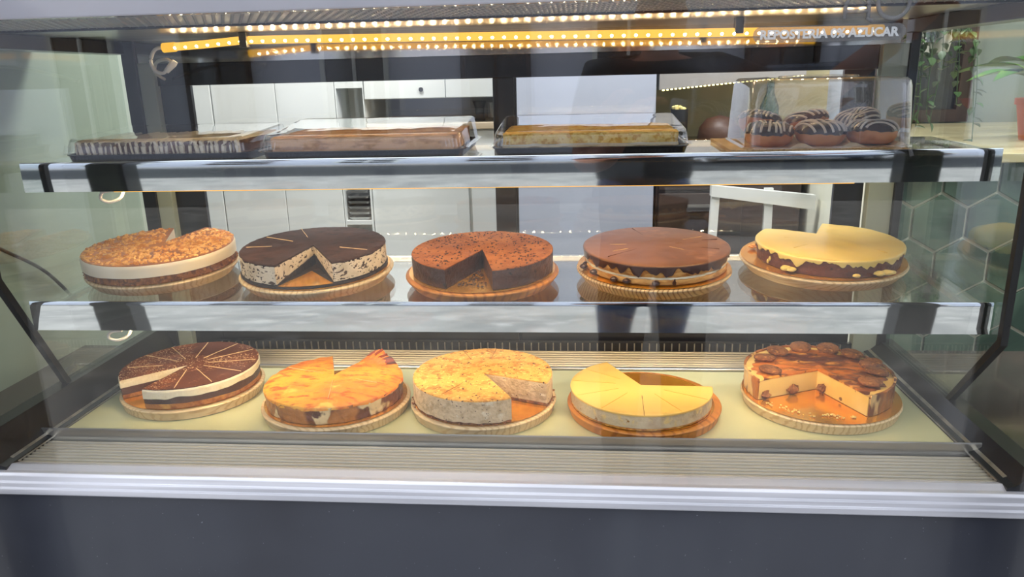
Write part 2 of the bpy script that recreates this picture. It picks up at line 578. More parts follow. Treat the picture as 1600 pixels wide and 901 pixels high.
# ------------------------------------------------------------------ glass shelves with chrome front strips and hidden rope lights
def shelf(label, yf, zf, yb, tl, x0, x1, h, lip):
    root = thing('glass_shelf', label, 'shelf', (-0.25, yf, zf), group='glass shelves of the case')
    k = math.tan(tl)
    G().hexa([(x0, yf + 0.004, zf - 0.012), (x1, yf + 0.004, zf - 0.012), (x1, yb, zf - 0.012 + k * (yb - yf)), (x0, yb, zf - 0.012 + k * (yb - yf)),
              (x0, yf + 0.004, zf), (x1, yf + 0.004, zf), (x1, yb, zf + k * (yb - yf)), (x0, yb, zf + k * (yb - yf))]).build('glass_panel', SHELFGLASS, root)
    # strip: gently bowed polished profile with a rolled top edge
    prof = []
    for i in range(9):
        t = i / 8
        prof.append((yf - 0.012 - 0.0007 * sin(pi * t) + 0.0012 * t, zf + 0.006 + lip - h * t))
    prof = [(yf + 0.002, zf + 0.004), (yf - 0.001, zf + 0.008 + lip), (yf - 0.005, zf + 0.010 + lip), (yf - 0.010, zf + 0.010 + lip)] + prof + [(yf + 0.002, zf + lip - h + 0.004), (yf + 0.004, zf - 0.01)]
    G().prism_x(prof, x0, x1).build('front_strip', CHROME, root, smooth=True)
    G().box(x0 + 0.02, x1 - 0.02, yb - 0.01, yb + 0.012, zf + k * (yb - yf) - 0.02, zf + k * (yb - yf) - 0.0015).build('back_bar', STEEL, root, bevel=0.002)
    for (xa) in (x0 + 0.02, x1 - 0.03):
        G().hexa([(xa, yf + 0.01, zf - 0.028), (xa + 0.012, yf + 0.01, zf - 0.028), (xa + 0.012, yb, zf - 0.028 + k * (yb - yf)), (xa, yb, zf - 0.028 + k * (yb - yf)),
                  (xa, yf + 0.01, zf - 0.013), (xa + 0.012, yf + 0.01, zf - 0.013), (xa + 0.012, yb, zf - 0.013 + k * (yb - yf)), (xa, yb, zf - 0.013 + k * (yb - yf))]).build('side_bracket', STEEL, root)
    rope_light(root, [(x0 + 0.25, yf + 0.024, zf - h + lip + 0.008), (x1 - 0.35, yf + 0.024, zf - h + lip + 0.008)], 50, 0.009, SHELFDOT, 0.95, 0.1, 0.9)
    G().box(x0 + 0.22, x1 - 0.33, yf + 0.010, yf + 0.058, zf - h + lip + 0.021, zf - h + lip + 0.024).box(x0 + 0.22, x1 - 0.33, yf + 0.007, yf + 0.010, zf - h + lip + 0.012, zf - 0.026).build('light_channel', ALU, root)  # added shield out of view, keeps rope light off the boards above
    c = smooth_path([(x0 + 0.25, yf + 0.022, zf - h + 0.006), (x0 + 0.215, yf + 0.022, zf - h - 0.0), (x0 + 0.20, yf + 0.03, zf - h - 0.02), (x0 + 0.22, yf + 0.04, zf - h - 0.032),
                     (x0 + 0.25, yf + 0.05, zf - h - 0.02), (x0 + 0.26, yf + 0.06, zf - h + 0.01)])
    G().tube(c, 0.0045, 8).build('cable', WHITEPL, root, smooth='all')
    return root


shelf('upper glass shelf with a polished front strip, carrying the clear containers', 2.06, -0.2155, 2.46, 0.02, -1.59, 1.092, 0.081, 0.0)
shelf('lower glass shelf with a polished front strip, carrying five round cakes', 2.014, -0.6155 - 0.061 * 0.186, 2.53, TILT, -1.61, 1.103, 0.085, 0.011)
# ------------------------------------------------------------------ cakes
CK = {'d1': (-1.279, 2.247, .218, .065), 'd2': (-.76, 2.153, .217, .068), 'd3': (-.29, 2.17, .217, .075), 'd4': (.196, 2.145, .213, .049), 'd5': (.747, 2.245, .219, .07),
      's1': (-1.361, 2.313, .234, .062), 's2': (-.83, 2.278, .225, .07), 's3': (-.288, 2.255, .218, .059), 's4': (.244, 2.29, .223, .064), 's5': (.779, 2.355, .217, .058)}
BD = {'d1': (-1.277, 2.248, .227), 'd2': (-.756, 2.151, .232), 'd3': (-.29, 2.17, .228), 'd4': (.206, 2.156, .233), 'd5': (.752, 2.23, .234),
      's1': (-1.36, 2.318, .236), 's2': (-.824, 2.277, .241), 's3': (-.29, 2.252, .237), 's4': (.238, 2.29, .236), 's5': (.767, 2.37, .247)}
BT = {'d': 0.0335, 's': 0.036}      # board thickness
GT = 0.0035                          # gold card thickness


def spot(k, off):
    """Where the thing of key k stands, OFF above its shelf."""
    x, y = BD[k][:2]
    if k[0] == 'd':
        return (x, y, -0.9995 + off), (0, 0, 0)
    return (x, y, -0.6148 + 0.061 * (y - 2.2) + off), (TILT, 0, 0)


def layer(r, zb, zt, arc=None, apex=0.0, rn=None, nth=150, nside=6, ntop=10, rnd=0.0, rim=None):
    """A round slab between zb(th, t) and zt(th, t) (t: 0 at the axis, 1 at the rim), cut to the arc (from, to) in degrees."""
    f0 = zb if callable(zb) else (lambda th, t: zb)
    f1 = zt if callable(zt) else (lambda th, t: zt)
    full = arc is None
    a0, a1 = (0, 360) if full else arc
    n = nth if full else int(nth * (a1 - a0) / 360) + 2
    if full:
        A = Vector((0, 0))
    else:
        am = radians((a0 + a1) / 2 + 180)
        A = Vector((cos(am), sin(am))) * apex * r
    g = G()
    cols = []
    for j in range(n):
        th = radians(a0 + (a1 - a0) * j / (n if full else n - 1))
        col = []

        def put(t, z, rr):
            q = A + (Vector((cos(th), sin(th))) * rr - A) * t
            col.append((q.x, q.y, z))
        put(0.0, f0(th, 0), r)
        b, c = f0(th, 1), f1(th, 1)
        for i in range(nside + 1):
            s = i / nside
            rr = r * (rn(th, s) if rn else 1.0)
            z = b + (c - b) * s
            if rnd and c - z < rnd:
                k = 1 - (c - z) / rnd
                rr -= rnd * (1 - sqrt(max(0.0, 1 - k * k)))
            put(1.0, z, rr)
        rr0 = r * (rn(th, 1) if rn else 1.0) - rnd
        for i in range(1, ntop + 1):
            t = 1 - i / ntop
            put(t, f1(th, t), rr0)
        cols.append(col)
    m = len(cols[0])
    vs = [p for c in cols for p in c]
    fs = []
    for j in range(n if full else n - 1):
        j2 = (j + 1) % n
        for i in range(m - 1):
            fs.append((j * m + i, j2 * m + i, j2 * m + i + 1, j * m + i + 1))
        fs.append((j * m + m - 1, j2 * m + m - 1, j2 * m, j * m))
    if not full:
        fs.append(tuple(range(m)))
        fs.append(tuple((n - 1) * m + i for i in range(m - 1, -1, -1)))
    return g.add(vs, fs)


def cuts(angles, r0, r1, z, w=0.0022):
    out = []
    for a in angles:
        g = G()
        a0, q0, q1 = (a, r0, r1) if not isinstance(a, tuple) else a
        th = radians(a0)
        u, v = Vector((cos(th), sin(th))), Vector((-sin(th), cos(th)))
        k = 9
        top, bot = [], []
        for i in range(k):
            s = q0 + (q1 - q0) * i / (k - 1)
            ww = w * (0.45 + 0.75 * abs(nz(s * 90, a0))) * 0.8
            top.append(u * s + v * (ww + 0.0012 * nz(s * 40, a0, 3)))
            bot.append(u * s - v * (ww - 0.0012 * nz(s * 40, a0, 3)))
        poly = [(p.x, p.y) for p in bot] + [(p.x, p.y) for p in reversed(top)]
        g.prism_z(poly, z - 0.002, z + 0.0006)
        out.append(g)
    return out


def scatter(n, place, size, sq=(1, 1, 0.6), seg=5):
    g = G()
    for _ in range(n):
        p = place()
        if p is None:
            continue
        s = size * random.uniform(0.5, 1.3)
        g.ball(p, s, seg, (random.uniform(0.7, 1.4) * sq[0], random.uniform(0.7, 1.4) * sq[1], sq[2]), 0.25)
    return g


def on_disc(r, z, arc=None, r0=0.0):
    def f():
        a = random.uniform(0, 360) if arc is None else random.uniform(*arc)
        q = sqrt(random.uniform((r0 / r) ** 2, 1)) * r
        return (q * cos(radians(a)), q * sin(radians(a)), z)
    return f


BOARDS = {
    'd1': (PALEWOOD, 'pale pine cake board under the cocoa-dusted tiramisu cake', 0),
    'd2': (PALEWOOD, 'pale pine cake board under the scorched yellow cheesecake', 0),
    'd3': (PALEWOOD, 'pale pine cake board under the tall speckled beige cake', 0),
    'd4': (AMBERWOOD, 'orange-brown wooden board under the half-eaten yellow mousse cake', 0),
    'd5': (PALEWOOD, 'pale pine cake board under the cheesecake topped with biscuits', 0),
    's1': (PALEWOOD, 'pale pine cake board under the nut-topped ivory cake', 1),
    's2': (PALEWOOD, 'pale pine cake board under the speckled cookies and cream cake', 1),
    's3': (AMBERWOOD, 'orange-lit round board under the cocoa-dusted chocolate cake', 1),  # orange lamp glow put into this board's wood colour
    's4': (STRIPEWOOD, 'striped pine cake board under the chocolate glazed layer cake', 1),
    's5': (PALEWOOD, 'pale pine cake board under the brown cake with yellow icing', 1),
}
for k, (mt, lab, taper) in BOARDS.items():
    loc, rot = spot(k, 0.0)
    r = BD[k][2]
    t = BT[k[0]]
    ri = r * (0.90 if taper else 0.965)
    prof = [(0.0, 0.0), (ri - 0.004, 0.0), (ri, 0.002), (r - 0.003, t * 0.72), (r, t * 0.86), (r - 0.001, t - 0.002), (r - 0.004, t), (0.0, t)]
    o = G().lathe(prof, 96).build('cake_board', mt, None, local=True, smooth=True)
    o.location = W(*loc)
    o.rotation_euler = (rot[0], 0, random.uniform(0, 6.28))
    if rot[0]:
        o.rotation_euler = (Matrix.Rotation(rot[0], 3, 'X') @ Matrix.Rotation(random.uniform(0, 6.28), 3, 'Z')).to_euler()
    tag(o, lab, 'cake board', 'round cake boards')
    # gold card
    rg = r * (0.985 if k in ('s5', 's4', 's1', 'd5') else 0.955)
    if k == 'd4':
        rg = 0.216
    loc, rot = spot(k, t + 0.0006)
    prof = [(0.0, 0.0), (rg - 0.006, 0.0), (rg, 0.0025), (rg, GT - 0.0003), (rg - 0.004, GT), (0.0, GT)]
    o = G().lathe(prof, 96).build('gold_card', GOLD, None, local=True, smooth=True)
    o.location = W(BD[k][0], BD[k][1], loc[2]) if k != 'd4' else W(CK[k][0] + 0.004, CK[k][1] + 0.004, loc[2])
    o.rotation_euler = rot
    tag(o, 'round gold card on the ' + lab.replace('cake board', 'board', 1), 'cake card', 'gold cake cards')


def cake(k, name, label):
    x, y = CK[k][:2]
    loc, rot = spot(k, BT[k[0]] + GT)
    z = loc[2] if k[0] == 'd' else -0.6148 + 0.061 * (y - 2.2) + BT['s'] + GT
    z += 0.0024
    return thing(name, label, 'cake', (x, y, z), 'round cakes in the display case', rot)


def put(g, name, mat, root, **kw):
    if isinstance(g, list):
        return [put(q, name, mat, root, **kw) for q in g]
    kw.setdefault('smooth', True)
    return g.build(name, mat, root, local=True, **kw)


COCOA = pm('cocoa dusting', (96, 48, 24), 0.8, spots=[((132, 72, 34), dict(scale=26, lo=0.4, hi=0.7)), ((226, 184, 130), dict(scale=300, lo=0.585, hi=0.64, detail=3)), ((84, 42, 22), dict(scale=12, lo=0.45, hi=0.62))], bump=(300, 0.3), spec=0.2)
CREAMW = pm('whipped cream filling', (240, 224, 190), 0.5, spots=[((226, 202, 158), dict(scale=40, lo=0.45, hi=0.75))], bump=(150, 0.25), sss=0.1)
SPONGE = pm('golden sponge', (214, 150, 62), 0.8, spots=[((178, 104, 34), dict(scale=90, lo=0.45, hi=0.65)), ((232, 182, 96), dict(scale=60, lo=0.55, hi=0.75))], bump=(220, 0.5))
DARKCHOC = pm('dark chocolate cream', (84, 50, 36), 0.5, spots=[((64, 36, 26), dict(scale=30, lo=0.4, hi=0.7))], bump=(120, 0.2))
CUTPALE = pm('pale cut crumb', (226, 190, 136), 0.7)
CUTDARK = pm('dark cut crease', (150, 98, 40), 0.7)
CRUMBBROWN = pm('brown biscuit crumb', (150, 90, 40), 0.8, spots=[((104, 58, 26), dict(scale=120, lo=0.42, hi=0.62)), ((190, 124, 58), dict(scale=90, lo=0.55, hi=0.7))], bump=(240, 0.7))


def wave(base, amp, fr=1.6, seed=0.0):
    return lambda th, t: base + amp * nz(fr * cos(th) + seed, fr * sin(th) + seed, seed) + amp * 0.5 * nz(4 * fr * cos(th), 4 * fr * sin(th), seed + 5)


# --- deck, leftmost: cocoa dusted cream cake
c = cake('d1', 'tiramisu_cake', 'cocoa-dusted cream and chocolate cake, one thin slice missing, leftmost on the bottom deck')
r, h = CK['d1'][2:]
arc = (-103, 222)
z1, z2, z3 = wave(h * 0.22, 0.006, 1.2, 2.0), wave(h * 0.55, 0.012, 1.5, 7.3), h - 0.003
put(layer(r * 0.985, 0.0, z1, arc, rn=lambda th, s: 1 + 0.006 * nz(9 * cos(th), 9 * sin(th), s * 4)), 'sponge_base', pm('syrup-soaked sponge', (186, 118, 52), 0.8, spots=[((150, 84, 32), dict(scale=60, lo=0.42, hi=0.62)), ((220, 160, 72), dict(scale=16, lo=0.52, hi=0.68))], bump=(200, 0.5)), c)
put(layer(r * 0.99, z1, z2, arc), 'chocolate_layer', DARKCHOC, c)
put(layer(r, z2, z3, arc, rnd=0.003), 'cream_layer', CREAMW, c)
put(layer(r * 0.99, z3, lambda th, t: h + 0.0012 * nz(30 * t * cos(th), 30 * t * sin(th)), arc, nside=2, ntop=20, rn=lambda th, s: 1 - 0.01 * abs(nz(8 * cos(th), 8 * sin(th), 3))), 'cocoa_top', COCOA, c)
put(cuts([160, 134, 101, 69, 42, 12, -17, -46, -76, (-168, 0.09, 0.2)], 0.055, r * 0.96, h + 0.001), 'slice_cut', CUTPALE, c, smooth=False)

# --- deck, second: scorched cheesecake with crumpled paper side
c = cake('d2', 'burnt_cheesecake', 'yellow cheesecake with scorched top, peeling side and one raised burnt back corner')
r, h = CK['d2'][2:]
arc = (109, 428)
BURNT = pm('scorched cheesecake top', (246, 178, 56), 0.5, spots=[((238, 138, 42), dict(scale=7, lo=0.36, hi=0.62, stretch=(1, 1.4, 1))), ((212, 96, 32), dict(scale=64, lo=0.50, hi=0.68, stretch=(0.6, 1.5, 1), detail=4)), ((250, 200, 92), dict(scale=24, lo=0.6, hi=0.75))], bump=(70, 0.5), coat=0.15, sss=0.1)
PEEL = pm('peeling browned side', (190, 120, 52), 0.4, spots=[((112, 54, 18), dict(scale=14, lo=0.44, hi=0.54, stretch=(1, 1, 0.8))), ((238, 206, 150), dict(scale=17, lo=0.53, hi=0.56, stretch=(1, 1, 0.7), detail=2)), ((88, 40, 12), dict(scale=26, lo=0.62, hi=0.68))], bump=(60, 1.0), coat=0.3)
fold = lambda th, s: 1.0 + 0.014 * nz(9 * cos(th), 9 * sin(th), s * 2.4) + 0.010 * nz(22 * cos(th), 22 * sin(th), s * 5 + 3) - 0.02 * (1 - s)
def burnt_top(th, t):
    d = (th % (2 * pi)) - radians(61)
    d = (d + pi) % (2 * pi) - pi
    up = 0.030 * exp(-(d / 0.2) ** 2) * max(0.0, (t - 0.55) / 0.45) ** 1.5 * (1 + 0.5 * nz(th * 20, 1)) + 0.012 * exp(-((d + 0.30) / 0.09) ** 2) * max(0.0, (t - 0.7) / 0.3) ** 2
    return h - 0.014 * t ** 5 + 0.003 * nz(7 * t * cos(th), 7 * t * sin(th)) + up
put(layer(r * 0.985, 0.0, lambda th, t: 0.050 + 0.003 * nz(5 * cos(th), 5 * sin(th)), arc, rn=fold, nth=260, nside=12), 'peeling_side', PEEL, c)
put(layer(r * 0.99, lambda th, t: 0.044 + 0.005 * nz(5 * cos(th), 5 * sin(th), 1), burnt_top, arc, rn=lambda th, s: 1.0 + 0.012 * nz(6 * cos(th), 6 * sin(th)) - 0.03 * max(0, s - 0.4) ** 2, nth=220, nside=8, ntop=22), 'scorched_top', BURNT, c)
g = G()
cols = []
for j in range(60):
    th = radians(36 + 33 * j / 59)
    col = []
    for i in range(9):
        t0 = 0.84 + 0.10 * nz(th * 9, 3.3) + 0.05 * nz(th * 30, 1.1)
        t = t0 + (1.0 - t0) * i / 8
        rr = r * 0.99 * (1.0 + 0.012 * nz(6 * cos(th), 6 * sin(th)) - 0.0108)
        col.append((rr * t * cos(th), rr * t * sin(th), burnt_top(th, t) + 0.0012))
    cols.append(col)
vs_ = [p for q in cols for p in q] + [(p[0], p[1], p[2] - 0.002) for q in cols for p in q]
m_, M_ = 9, 540
fs_ = []
for j in range(59):
    for i in range(8):
        q = (j * m_ + i, (j + 1) * m_ + i, (j + 1) * m_ + i + 1, j * m_ + i + 1)
        fs_ += [q, tuple(M_ + k for k in reversed(q))]
    fs_ += [(j * m_ + 8, (j + 1) * m_ + 8, M_ + (j + 1) * m_ + 8, M_ + j * m_ + 8), (j * m_, M_ + j * m_, M_ + (j + 1) * m_, (j + 1) * m_)]
g.add(vs_, fs_)
put(g, 'burnt_edge', pm('burnt edge', (150, 62, 20), 0.5, spots=[((96, 38, 14), dict(scale=40, lo=0.45, hi=0.62)), ((196, 96, 30), dict(scale=24, lo=0.55, hi=0.7))], bump=(80, 0.6)), c)
put(cuts([-78, 160, (-20, 0.08, 0.16)], 0.04, r * 0.84, h + 0.0005, 0.0014), 'slice_cut', CUTPALE, c, smooth=False)

# --- deck, middle: tall speckled beige cake
c = cake('d3', 'nougat_cake', 'tall beige cake with speckled golden crumb top and a slice cut from its right side')
r, h = CK['d3'][2:]
arc = (-21, 299)
BEIGE = pm('beige mousse side', (218, 190, 150), 0.75, spots=[((192, 162, 122), dict(scale=60, lo=0.45, hi=0.65)), ((232, 214, 182), dict(scale=44, lo=0.58, hi=0.72)), ((92, 62, 40), dict(scale=230, lo=0.70, hi=0.74, detail=1))], bump=(130, 0.9))
CRUMBTOP = pm('golden crumb top', (228, 172, 84), 0.75, spots=[((200, 132, 52), dict(scale=60, lo=0.45, hi=0.65)), ((242, 196, 108), dict(scale=130, lo=0.56, hi=0.66)), ((80, 46, 24), dict(scale=150, lo=0.67, hi=0.70, detail=1))], bump=(180, 0.8))
put(layer(r * 0.985, 0.0, lambda th, t: 0.008 + 0.005 * nz(8 * cos(th), 8 * sin(th)), arc, rn=lambda th, s: 1 + 0.02 * nz(16 * cos(th), 16 * sin(th), s)), 'biscuit_base', CRUMBBROWN, c)
put(layer(r, lambda th, t: 0.006 + 0.005 * nz(8 * cos(th), 8 * sin(th)), h - 0.004, arc, rn=lambda th, s: 1 + 0.005 * nz(18 * cos(th), 18 * sin(th), s * 6), nth=240, nside=10), 'mousse_body', BEIGE, c)
put(layer(r * 0.995, h - 0.004, lambda th, t: h + 0.0016 * nz(34 * t * cos(th), 34 * t * sin(th)), arc, rn=lambda th, s: 1 + 0.007 * nz(22 * cos(th), 22 * sin(th), 1), nth=240, nside=3, ntop=26, rnd=0.003), 'crumb_top', CRUMBTOP, c)
put(cuts([84, 115, (-120, 0.1, 0.2)], 0.12, r * 0.97, h + 0.001, 0.0012), 'slice_cut', CUTDARK, c, smooth=False)
put(scatter(60, on_disc(r * 1.03, 0.002, (-21, 299), r * 0.99), 0.004), 'crumbs', CRUMBBROWN, c)['kind'] = 'stuff'

# --- deck, fourth: smooth yellow mousse cake, a third gone
c = cake('d4', 'lemon_mousse_cake', 'low smooth yellow mousse cake with its back third eaten, on the orange-brown board')
r, h = CK['d4'][2:]
arc = (117, 358)
LEMON = pm('smooth yellow glaze', (236, 194, 104), 0.45, spots=[((230, 184, 92), dict(scale=5, lo=0.4, hi=0.7))], coat=0.1, sss=0.08)
LEMONSIDE = pm('beige mousse edge', (212, 190, 150), 0.65, spots=[((188, 160, 124), dict(scale=18, lo=0.45, hi=0.62)), ((228, 196, 130), dict(scale=50, lo=0.56, hi=0.68)), ((160, 112, 52), dict(scale=90, lo=0.66, hi=0.72))], bump=(110, 0.6))
put(layer(r * 0.985, 0.0, 0.006, arc, rn=lambda th, s: 1 + 0.02 * nz(20 * cos(th), 20 * sin(th), s)), 'biscuit_base', SPONGE, c)
put(layer(r * 0.99, 0.006, h - 0.006, arc, rn=lambda th, s: 1 + 0.006 * nz(14 * cos(th), 14 * sin(th), s * 3), nth=220), 'mousse_body', LEMONSIDE, c)
put(layer(r, h - 0.006, h, arc, rnd=0.003, nside=4), 'glaze_top', LEMON, c)
put(cuts([143, 172, -157, -126, -62, -29], 0.075, r * 0.985, h, 0.0012), 'slice_cut', pm('amber crease', (205, 150, 40), 0.6), c, smooth=False)
put(cuts([(-92, 0.08, 0.212)], 0.08, r, h, 0.002), 'slice_cut', pm('dark crease', (120, 84, 30), 0.7), c, smooth=False)
put(scatter(14, lambda: (random.gauss(0.015, 0.012), random.gauss(0.085, 0.016), 0.002), 0.004), 'crumbs', LEMONSIDE, c)['kind'] = 'stuff'

# --- deck, rightmost: baked cheesecake with biscuits
c = cake('d5', 'biscuit_cheesecake', 'browned cheesecake ringed with biscuits, wide front wedge gone, rightmost on the bottom deck')
r, h = CK['d5'][2:]
arc = (-67, 204)
BAKED = pm('browned cheesecake top', (214, 122, 40), 0.38, spots=[((108, 50, 20), dict(scale=18, lo=0.43, hi=0.60, stretch=(0.6, 1.4, 1))), ((238, 160, 66), dict(scale=30, lo=0.55, hi=0.68, stretch=(0.6, 1.6, 1))), ((92, 42, 18), dict(scale=60, lo=0.60, hi=0.70))], bump=(60, 0.8), coat=0.25)
CHEESE = pm('cream cheese filling', (246, 206, 124), 0.5, spots=[((236, 186, 92), dict(scale=9, lo=0.4, hi=0.7)), ((120, 78, 34), dict(scale=46, lo=0.72, hi=0.76, detail=1))], bump=(90, 0.2), sss=0.1)
COOKIE = pm('round brown biscuit', (150, 92, 42), 0.8, spots=[((116, 66, 28), dict(scale=70, lo=0.42, hi=0.62)), ((178, 116, 56), dict(scale=110, lo=0.56, hi=0.7))], bump=(160, 0.8))
put(layer(r * 0.97, 0.0, h - 0.010, arc, nside=3), 'cheese_filling', CHEESE, c)
arc2 = (-66.2, 203.2)
g = G()
# browned skin on the side: a thin folded shell, and the top crust
inner, outer = [], []
nn, ns = 200, 10
for j in range(nn):
    th = radians(arc2[0] + (arc2[1] - arc2[0]) * j / (nn - 1))
    ra, rb = [], []
    for i in range(ns + 1):
        s = i / ns
        k = 1.0 + 0.016 * nz(10 * cos(th), 10 * sin(th), s * 1.8) + 0.010 * nz(26 * cos(th), 26 * sin(th), s * 2) - 0.014 * (1 - s)
        z = h * 0.93 * s
        ra.append((0.968 * r * cos(th), 0.968 * r * sin(th), z))
        rb.append((r * k * cos(th), r * k * sin(th), z))
    inner.append(ra)
    outer.append(rb)
g.loft([o_ + list(reversed(i_)) for o_, i_ in zip(outer, inner)])
put(g, 'browned_side', pm('browned folded side', (176, 106, 46), 0.4, spots=[((110, 56, 22), dict(scale=22, lo=0.44, hi=0.58, stretch=(1, 1, 0.3))), ((232, 186, 120), dict(scale=20, lo=0.55, hi=0.6, stretch=(1, 1, 0.35)))], bump=(60, 0.9), coat=0.3), c)
put(layer(r * 0.99, h - 0.012, lambda th, t: h - 0.004 - 0.012 * t ** 6 + 0.004 * nz(9 * t * cos(th), 9 * t * sin(th)), arc, rn=lambda th, s: 1 + 0.010 * nz(9 * cos(th), 9 * sin(th)), nth=220, nside=4, ntop=24), 'browned_top', BAKED, c)
for a, q in ((122, .76), (152, .74), (-170, .70), (91, .82), (64, .85), (40, .84), (12, .80), (-12, .76), (-45, .74)):
    g = G().lathe([(0, 0), (0.029, 0), (0.034, 0.005), (0.0335, 0.011), (0.026, 0.0155), (0.012, 0.0165), (0, 0.0165)], 24)
    g.v = [(x + 0.0022 * nz(x * 60 + a, y * 60), y + 0.0022 * nz(x * 60, y * 60 + a), z + 0.0016 * nz(x * 90, y * 90, a)) for x, y, z in g.v]
    b = put(g, 'biscuit', COOKIE, c)
    b.location = Vector((r * q * cos(radians(a)), r * q * sin(radians(a)), h - 0.004)) * S
    b.rotation_euler = (random.uniform(-0.16, 0.16), random.uniform(-0.16, 0.16), random.uniform(0, 6))
put(scatter(40, on_disc(r * 0.99, 0.002, (-150, -75), r * 0.86), 0.004), 'crumbs', CHEESE, c)['kind'] = 'stuff'
for (px_, py_, sz) in ((-0.085, -0.042, 0.015), (-0.175, -0.085, 0.014), (0.012, -0.03, 0.014)):
    put(G().ball((px_, py_, sz * 1.0), sz, 9, (1.2, 0.9, 0.9), 0.4), 'biscuit_chunk', COOKIE, c)

# --- upper, leftmost: ivory cake with chopped nuts
c = cake('s1', 'nut_cake', 'ivory mousse cake topped with caramel and chopped nuts, leftmost on the lower glass shelf')
r, h = CK['s1'][2:]
arc = (107, 438)
IVORY = pm('ivory mousse', (240, 224, 196), 0.35, spots=[((232, 212, 176), dict(scale=6, lo=0.4, hi=0.7))], sss=0.15, coat=0.1)
CARAMEL = pm('caramel top', (206, 128, 50), 0.42, spots=[((150, 84, 32), dict(scale=10, lo=0.44, hi=0.62)), ((226, 160, 84), dict(scale=40, lo=0.55, hi=0.7))], coat=0.3, bump=(80, 0.4))
NUT = pm('chopped toasted nuts', (238, 186, 108), 0.6, spots=[((206, 136, 56), dict(scale=60, lo=0.42, hi=0.62))], bump=(120, 0.3))
zb = lambda th, t: h * 0.36 + 0.0022 * nz(4 * cos(th), 4 * sin(th))
put(layer(r * 0.975, 0.0, zb, arc, 0.15, rn=lambda th, s: 1 + 0.012 * nz(20 * cos(th), 20 * sin(th), s * 2), nth=220), 'crumb_base', CRUMBBROWN, c)
put(layer(r, zb, h - 0.003, arc, 0.15, rnd=0.003), 'mousse_layer', IVORY, c)
put(layer(r * 0.985, h - 0.003, lambda th, t: h + 0.0008 * nz(20 * t * cos(th), 20 * t * sin(th)), arc, 0.15, nside=2, ntop=16), 'caramel_top', CARAMEL, c)
put(scatter(1100, on_disc(r * 0.965, h + 0.0008, (110, 435), 0.03), 0.0056, sq=(1, 1, 0.75), seg=5), 'chopped_nuts', NUT, c, smooth=False)['kind'] = 'stuff'
put(scatter(120, on_disc(r * 1.0, 0.002, (150, 400), r * 0.97), 0.004), 'crumbs', CRUMBBROWN, c)['kind'] = 'stuff'
put(cuts([-137, -168, -10], 0.12, r * 0.97, h + 0.0012, 0.0018), 'slice_cut', CUTPALE, c, smooth=False)

# --- upper, second: cookies and cream cake
c = cake('s2', 'cookies_and_cream_cake', 'speckled cream cake with a near-black chocolate top and a front slice missing')
r, h = CK['s2'][2:]
arc = (-58, 259)
SPECK = pm('speckled biscuit cream', (228, 208, 176), 0.65, spots=[((206, 184, 150), dict(scale=30, lo=0.4, hi=0.65)), ((78, 54, 40), dict(scale=85, lo=0.565, hi=0.615, detail=3, stretch=(1, 1, 1.8))), ((46, 30, 24), dict(scale=150, lo=0.63, hi=0.67, detail=2, stretch=(1, 1, 1.6)))], bump=(110, 0.6))
NEARBLACK = pm('dark chocolate disc', (50, 29, 22), 0.75, spots=[((62, 37, 27), dict(scale=18, lo=0.45, hi=0.7)), ((38, 22, 17), dict(scale=60, lo=0.5, hi=0.7))], bump=(50, 0.35), spec=0.15)
BLACKBASE = pm('black biscuit base', (40, 26, 20), 0.7, spots=[((60, 38, 28), dict(scale=80, lo=0.5, hi=0.7))], bump=(120, 0.5))
put(layer(r * 1.015, 0.0, 0.006, None, nth=150), 'base_disc', BLACKBASE, c)
put(layer(r * 0.985, 0.0, lambda th, t: 0.012 + 0.028 * (1 - t), arc, nside=3), 'biscuit_base', BLACKBASE, c)
put(layer(r, lambda th, t: 0.010 + 0.028 * (1 - t), h - 0.005, arc, rn=lambda th, s: 1 + 0.006 * nz(15 * cos(th), 15 * sin(th), s * 4), nth=220, nside=8), 'cream_body', SPECK, c)
jag = lambda th, s: 1.0 + 0.010 * nz(16 * cos(th), 16 * sin(th), 2) + 0.006 * nz(40 * cos(th), 40 * sin(th), 2)
put(layer(r, lambda th, t: h - 0.006 - (0.006 * abs(nz(18 * cos(th), 18 * sin(th), 9)) if t > 0.9 else 0), lambda th, t: h + 0.0012 * nz(9 * t * cos(th), 9 * t * sin(th)), arc, rn=jag, nth=260, nside=3, ntop=14, rnd=0.003), 'chocolate_top', NEARBLACK, c)
put(cuts([(154, 0.09, 0.21), (119, 0.1, 0.225), (-172, 0.13, 0.21), (-18, 0.1, 0.2)], 0.1, r, h + 0.001, 0.0016), 'slice_cut', CUTPALE, c, smooth=False)
put(layer(r * 1.0, 0.0063, 0.0075, (-100, -59), -0.35, nside=2), 'gold_smear', GOLD, c)

# --- upper, middle: chocolate cake with cocoa crumb
c = cake('s3', 'chocolate_cake', 'brown chocolate cake with cocoa crumb top and front slice missing, middle of its shelf')
r, h = CK['s3'][2:]
arc = (-76, 247)
COCOATOP = pm('cocoa crumb top', (144, 82, 40), 0.85, spots=[((164, 98, 50), dict(scale=24, lo=0.42, hi=0.65)), ((74, 36, 20), dict(scale=130, lo=0.60, hi=0.66, detail=3)), ((60, 28, 16), dict(scale=60, lo=0.66, hi=0.71))], bump=(220, 0.7), spec=0.2)
CHOCSIDE = pm('moist chocolate side', (64, 36, 26), 0.42, spots=[((92, 54, 36), dict(scale=20, lo=0.45, hi=0.68)), ((38, 20, 15), dict(scale=70, lo=0.60, hi=0.68))], bump=(110, 0.7), coat=0.15)
put(layer(r, 0.0, h - 0.003, arc, rn=lambda th, s: 1 + 0.005 * nz(14 * cos(th), 14 * sin(th), s * 4) - 0.006 * (1 - s), nth=220, nside=8), 'cake_body', CHOCSIDE, c)
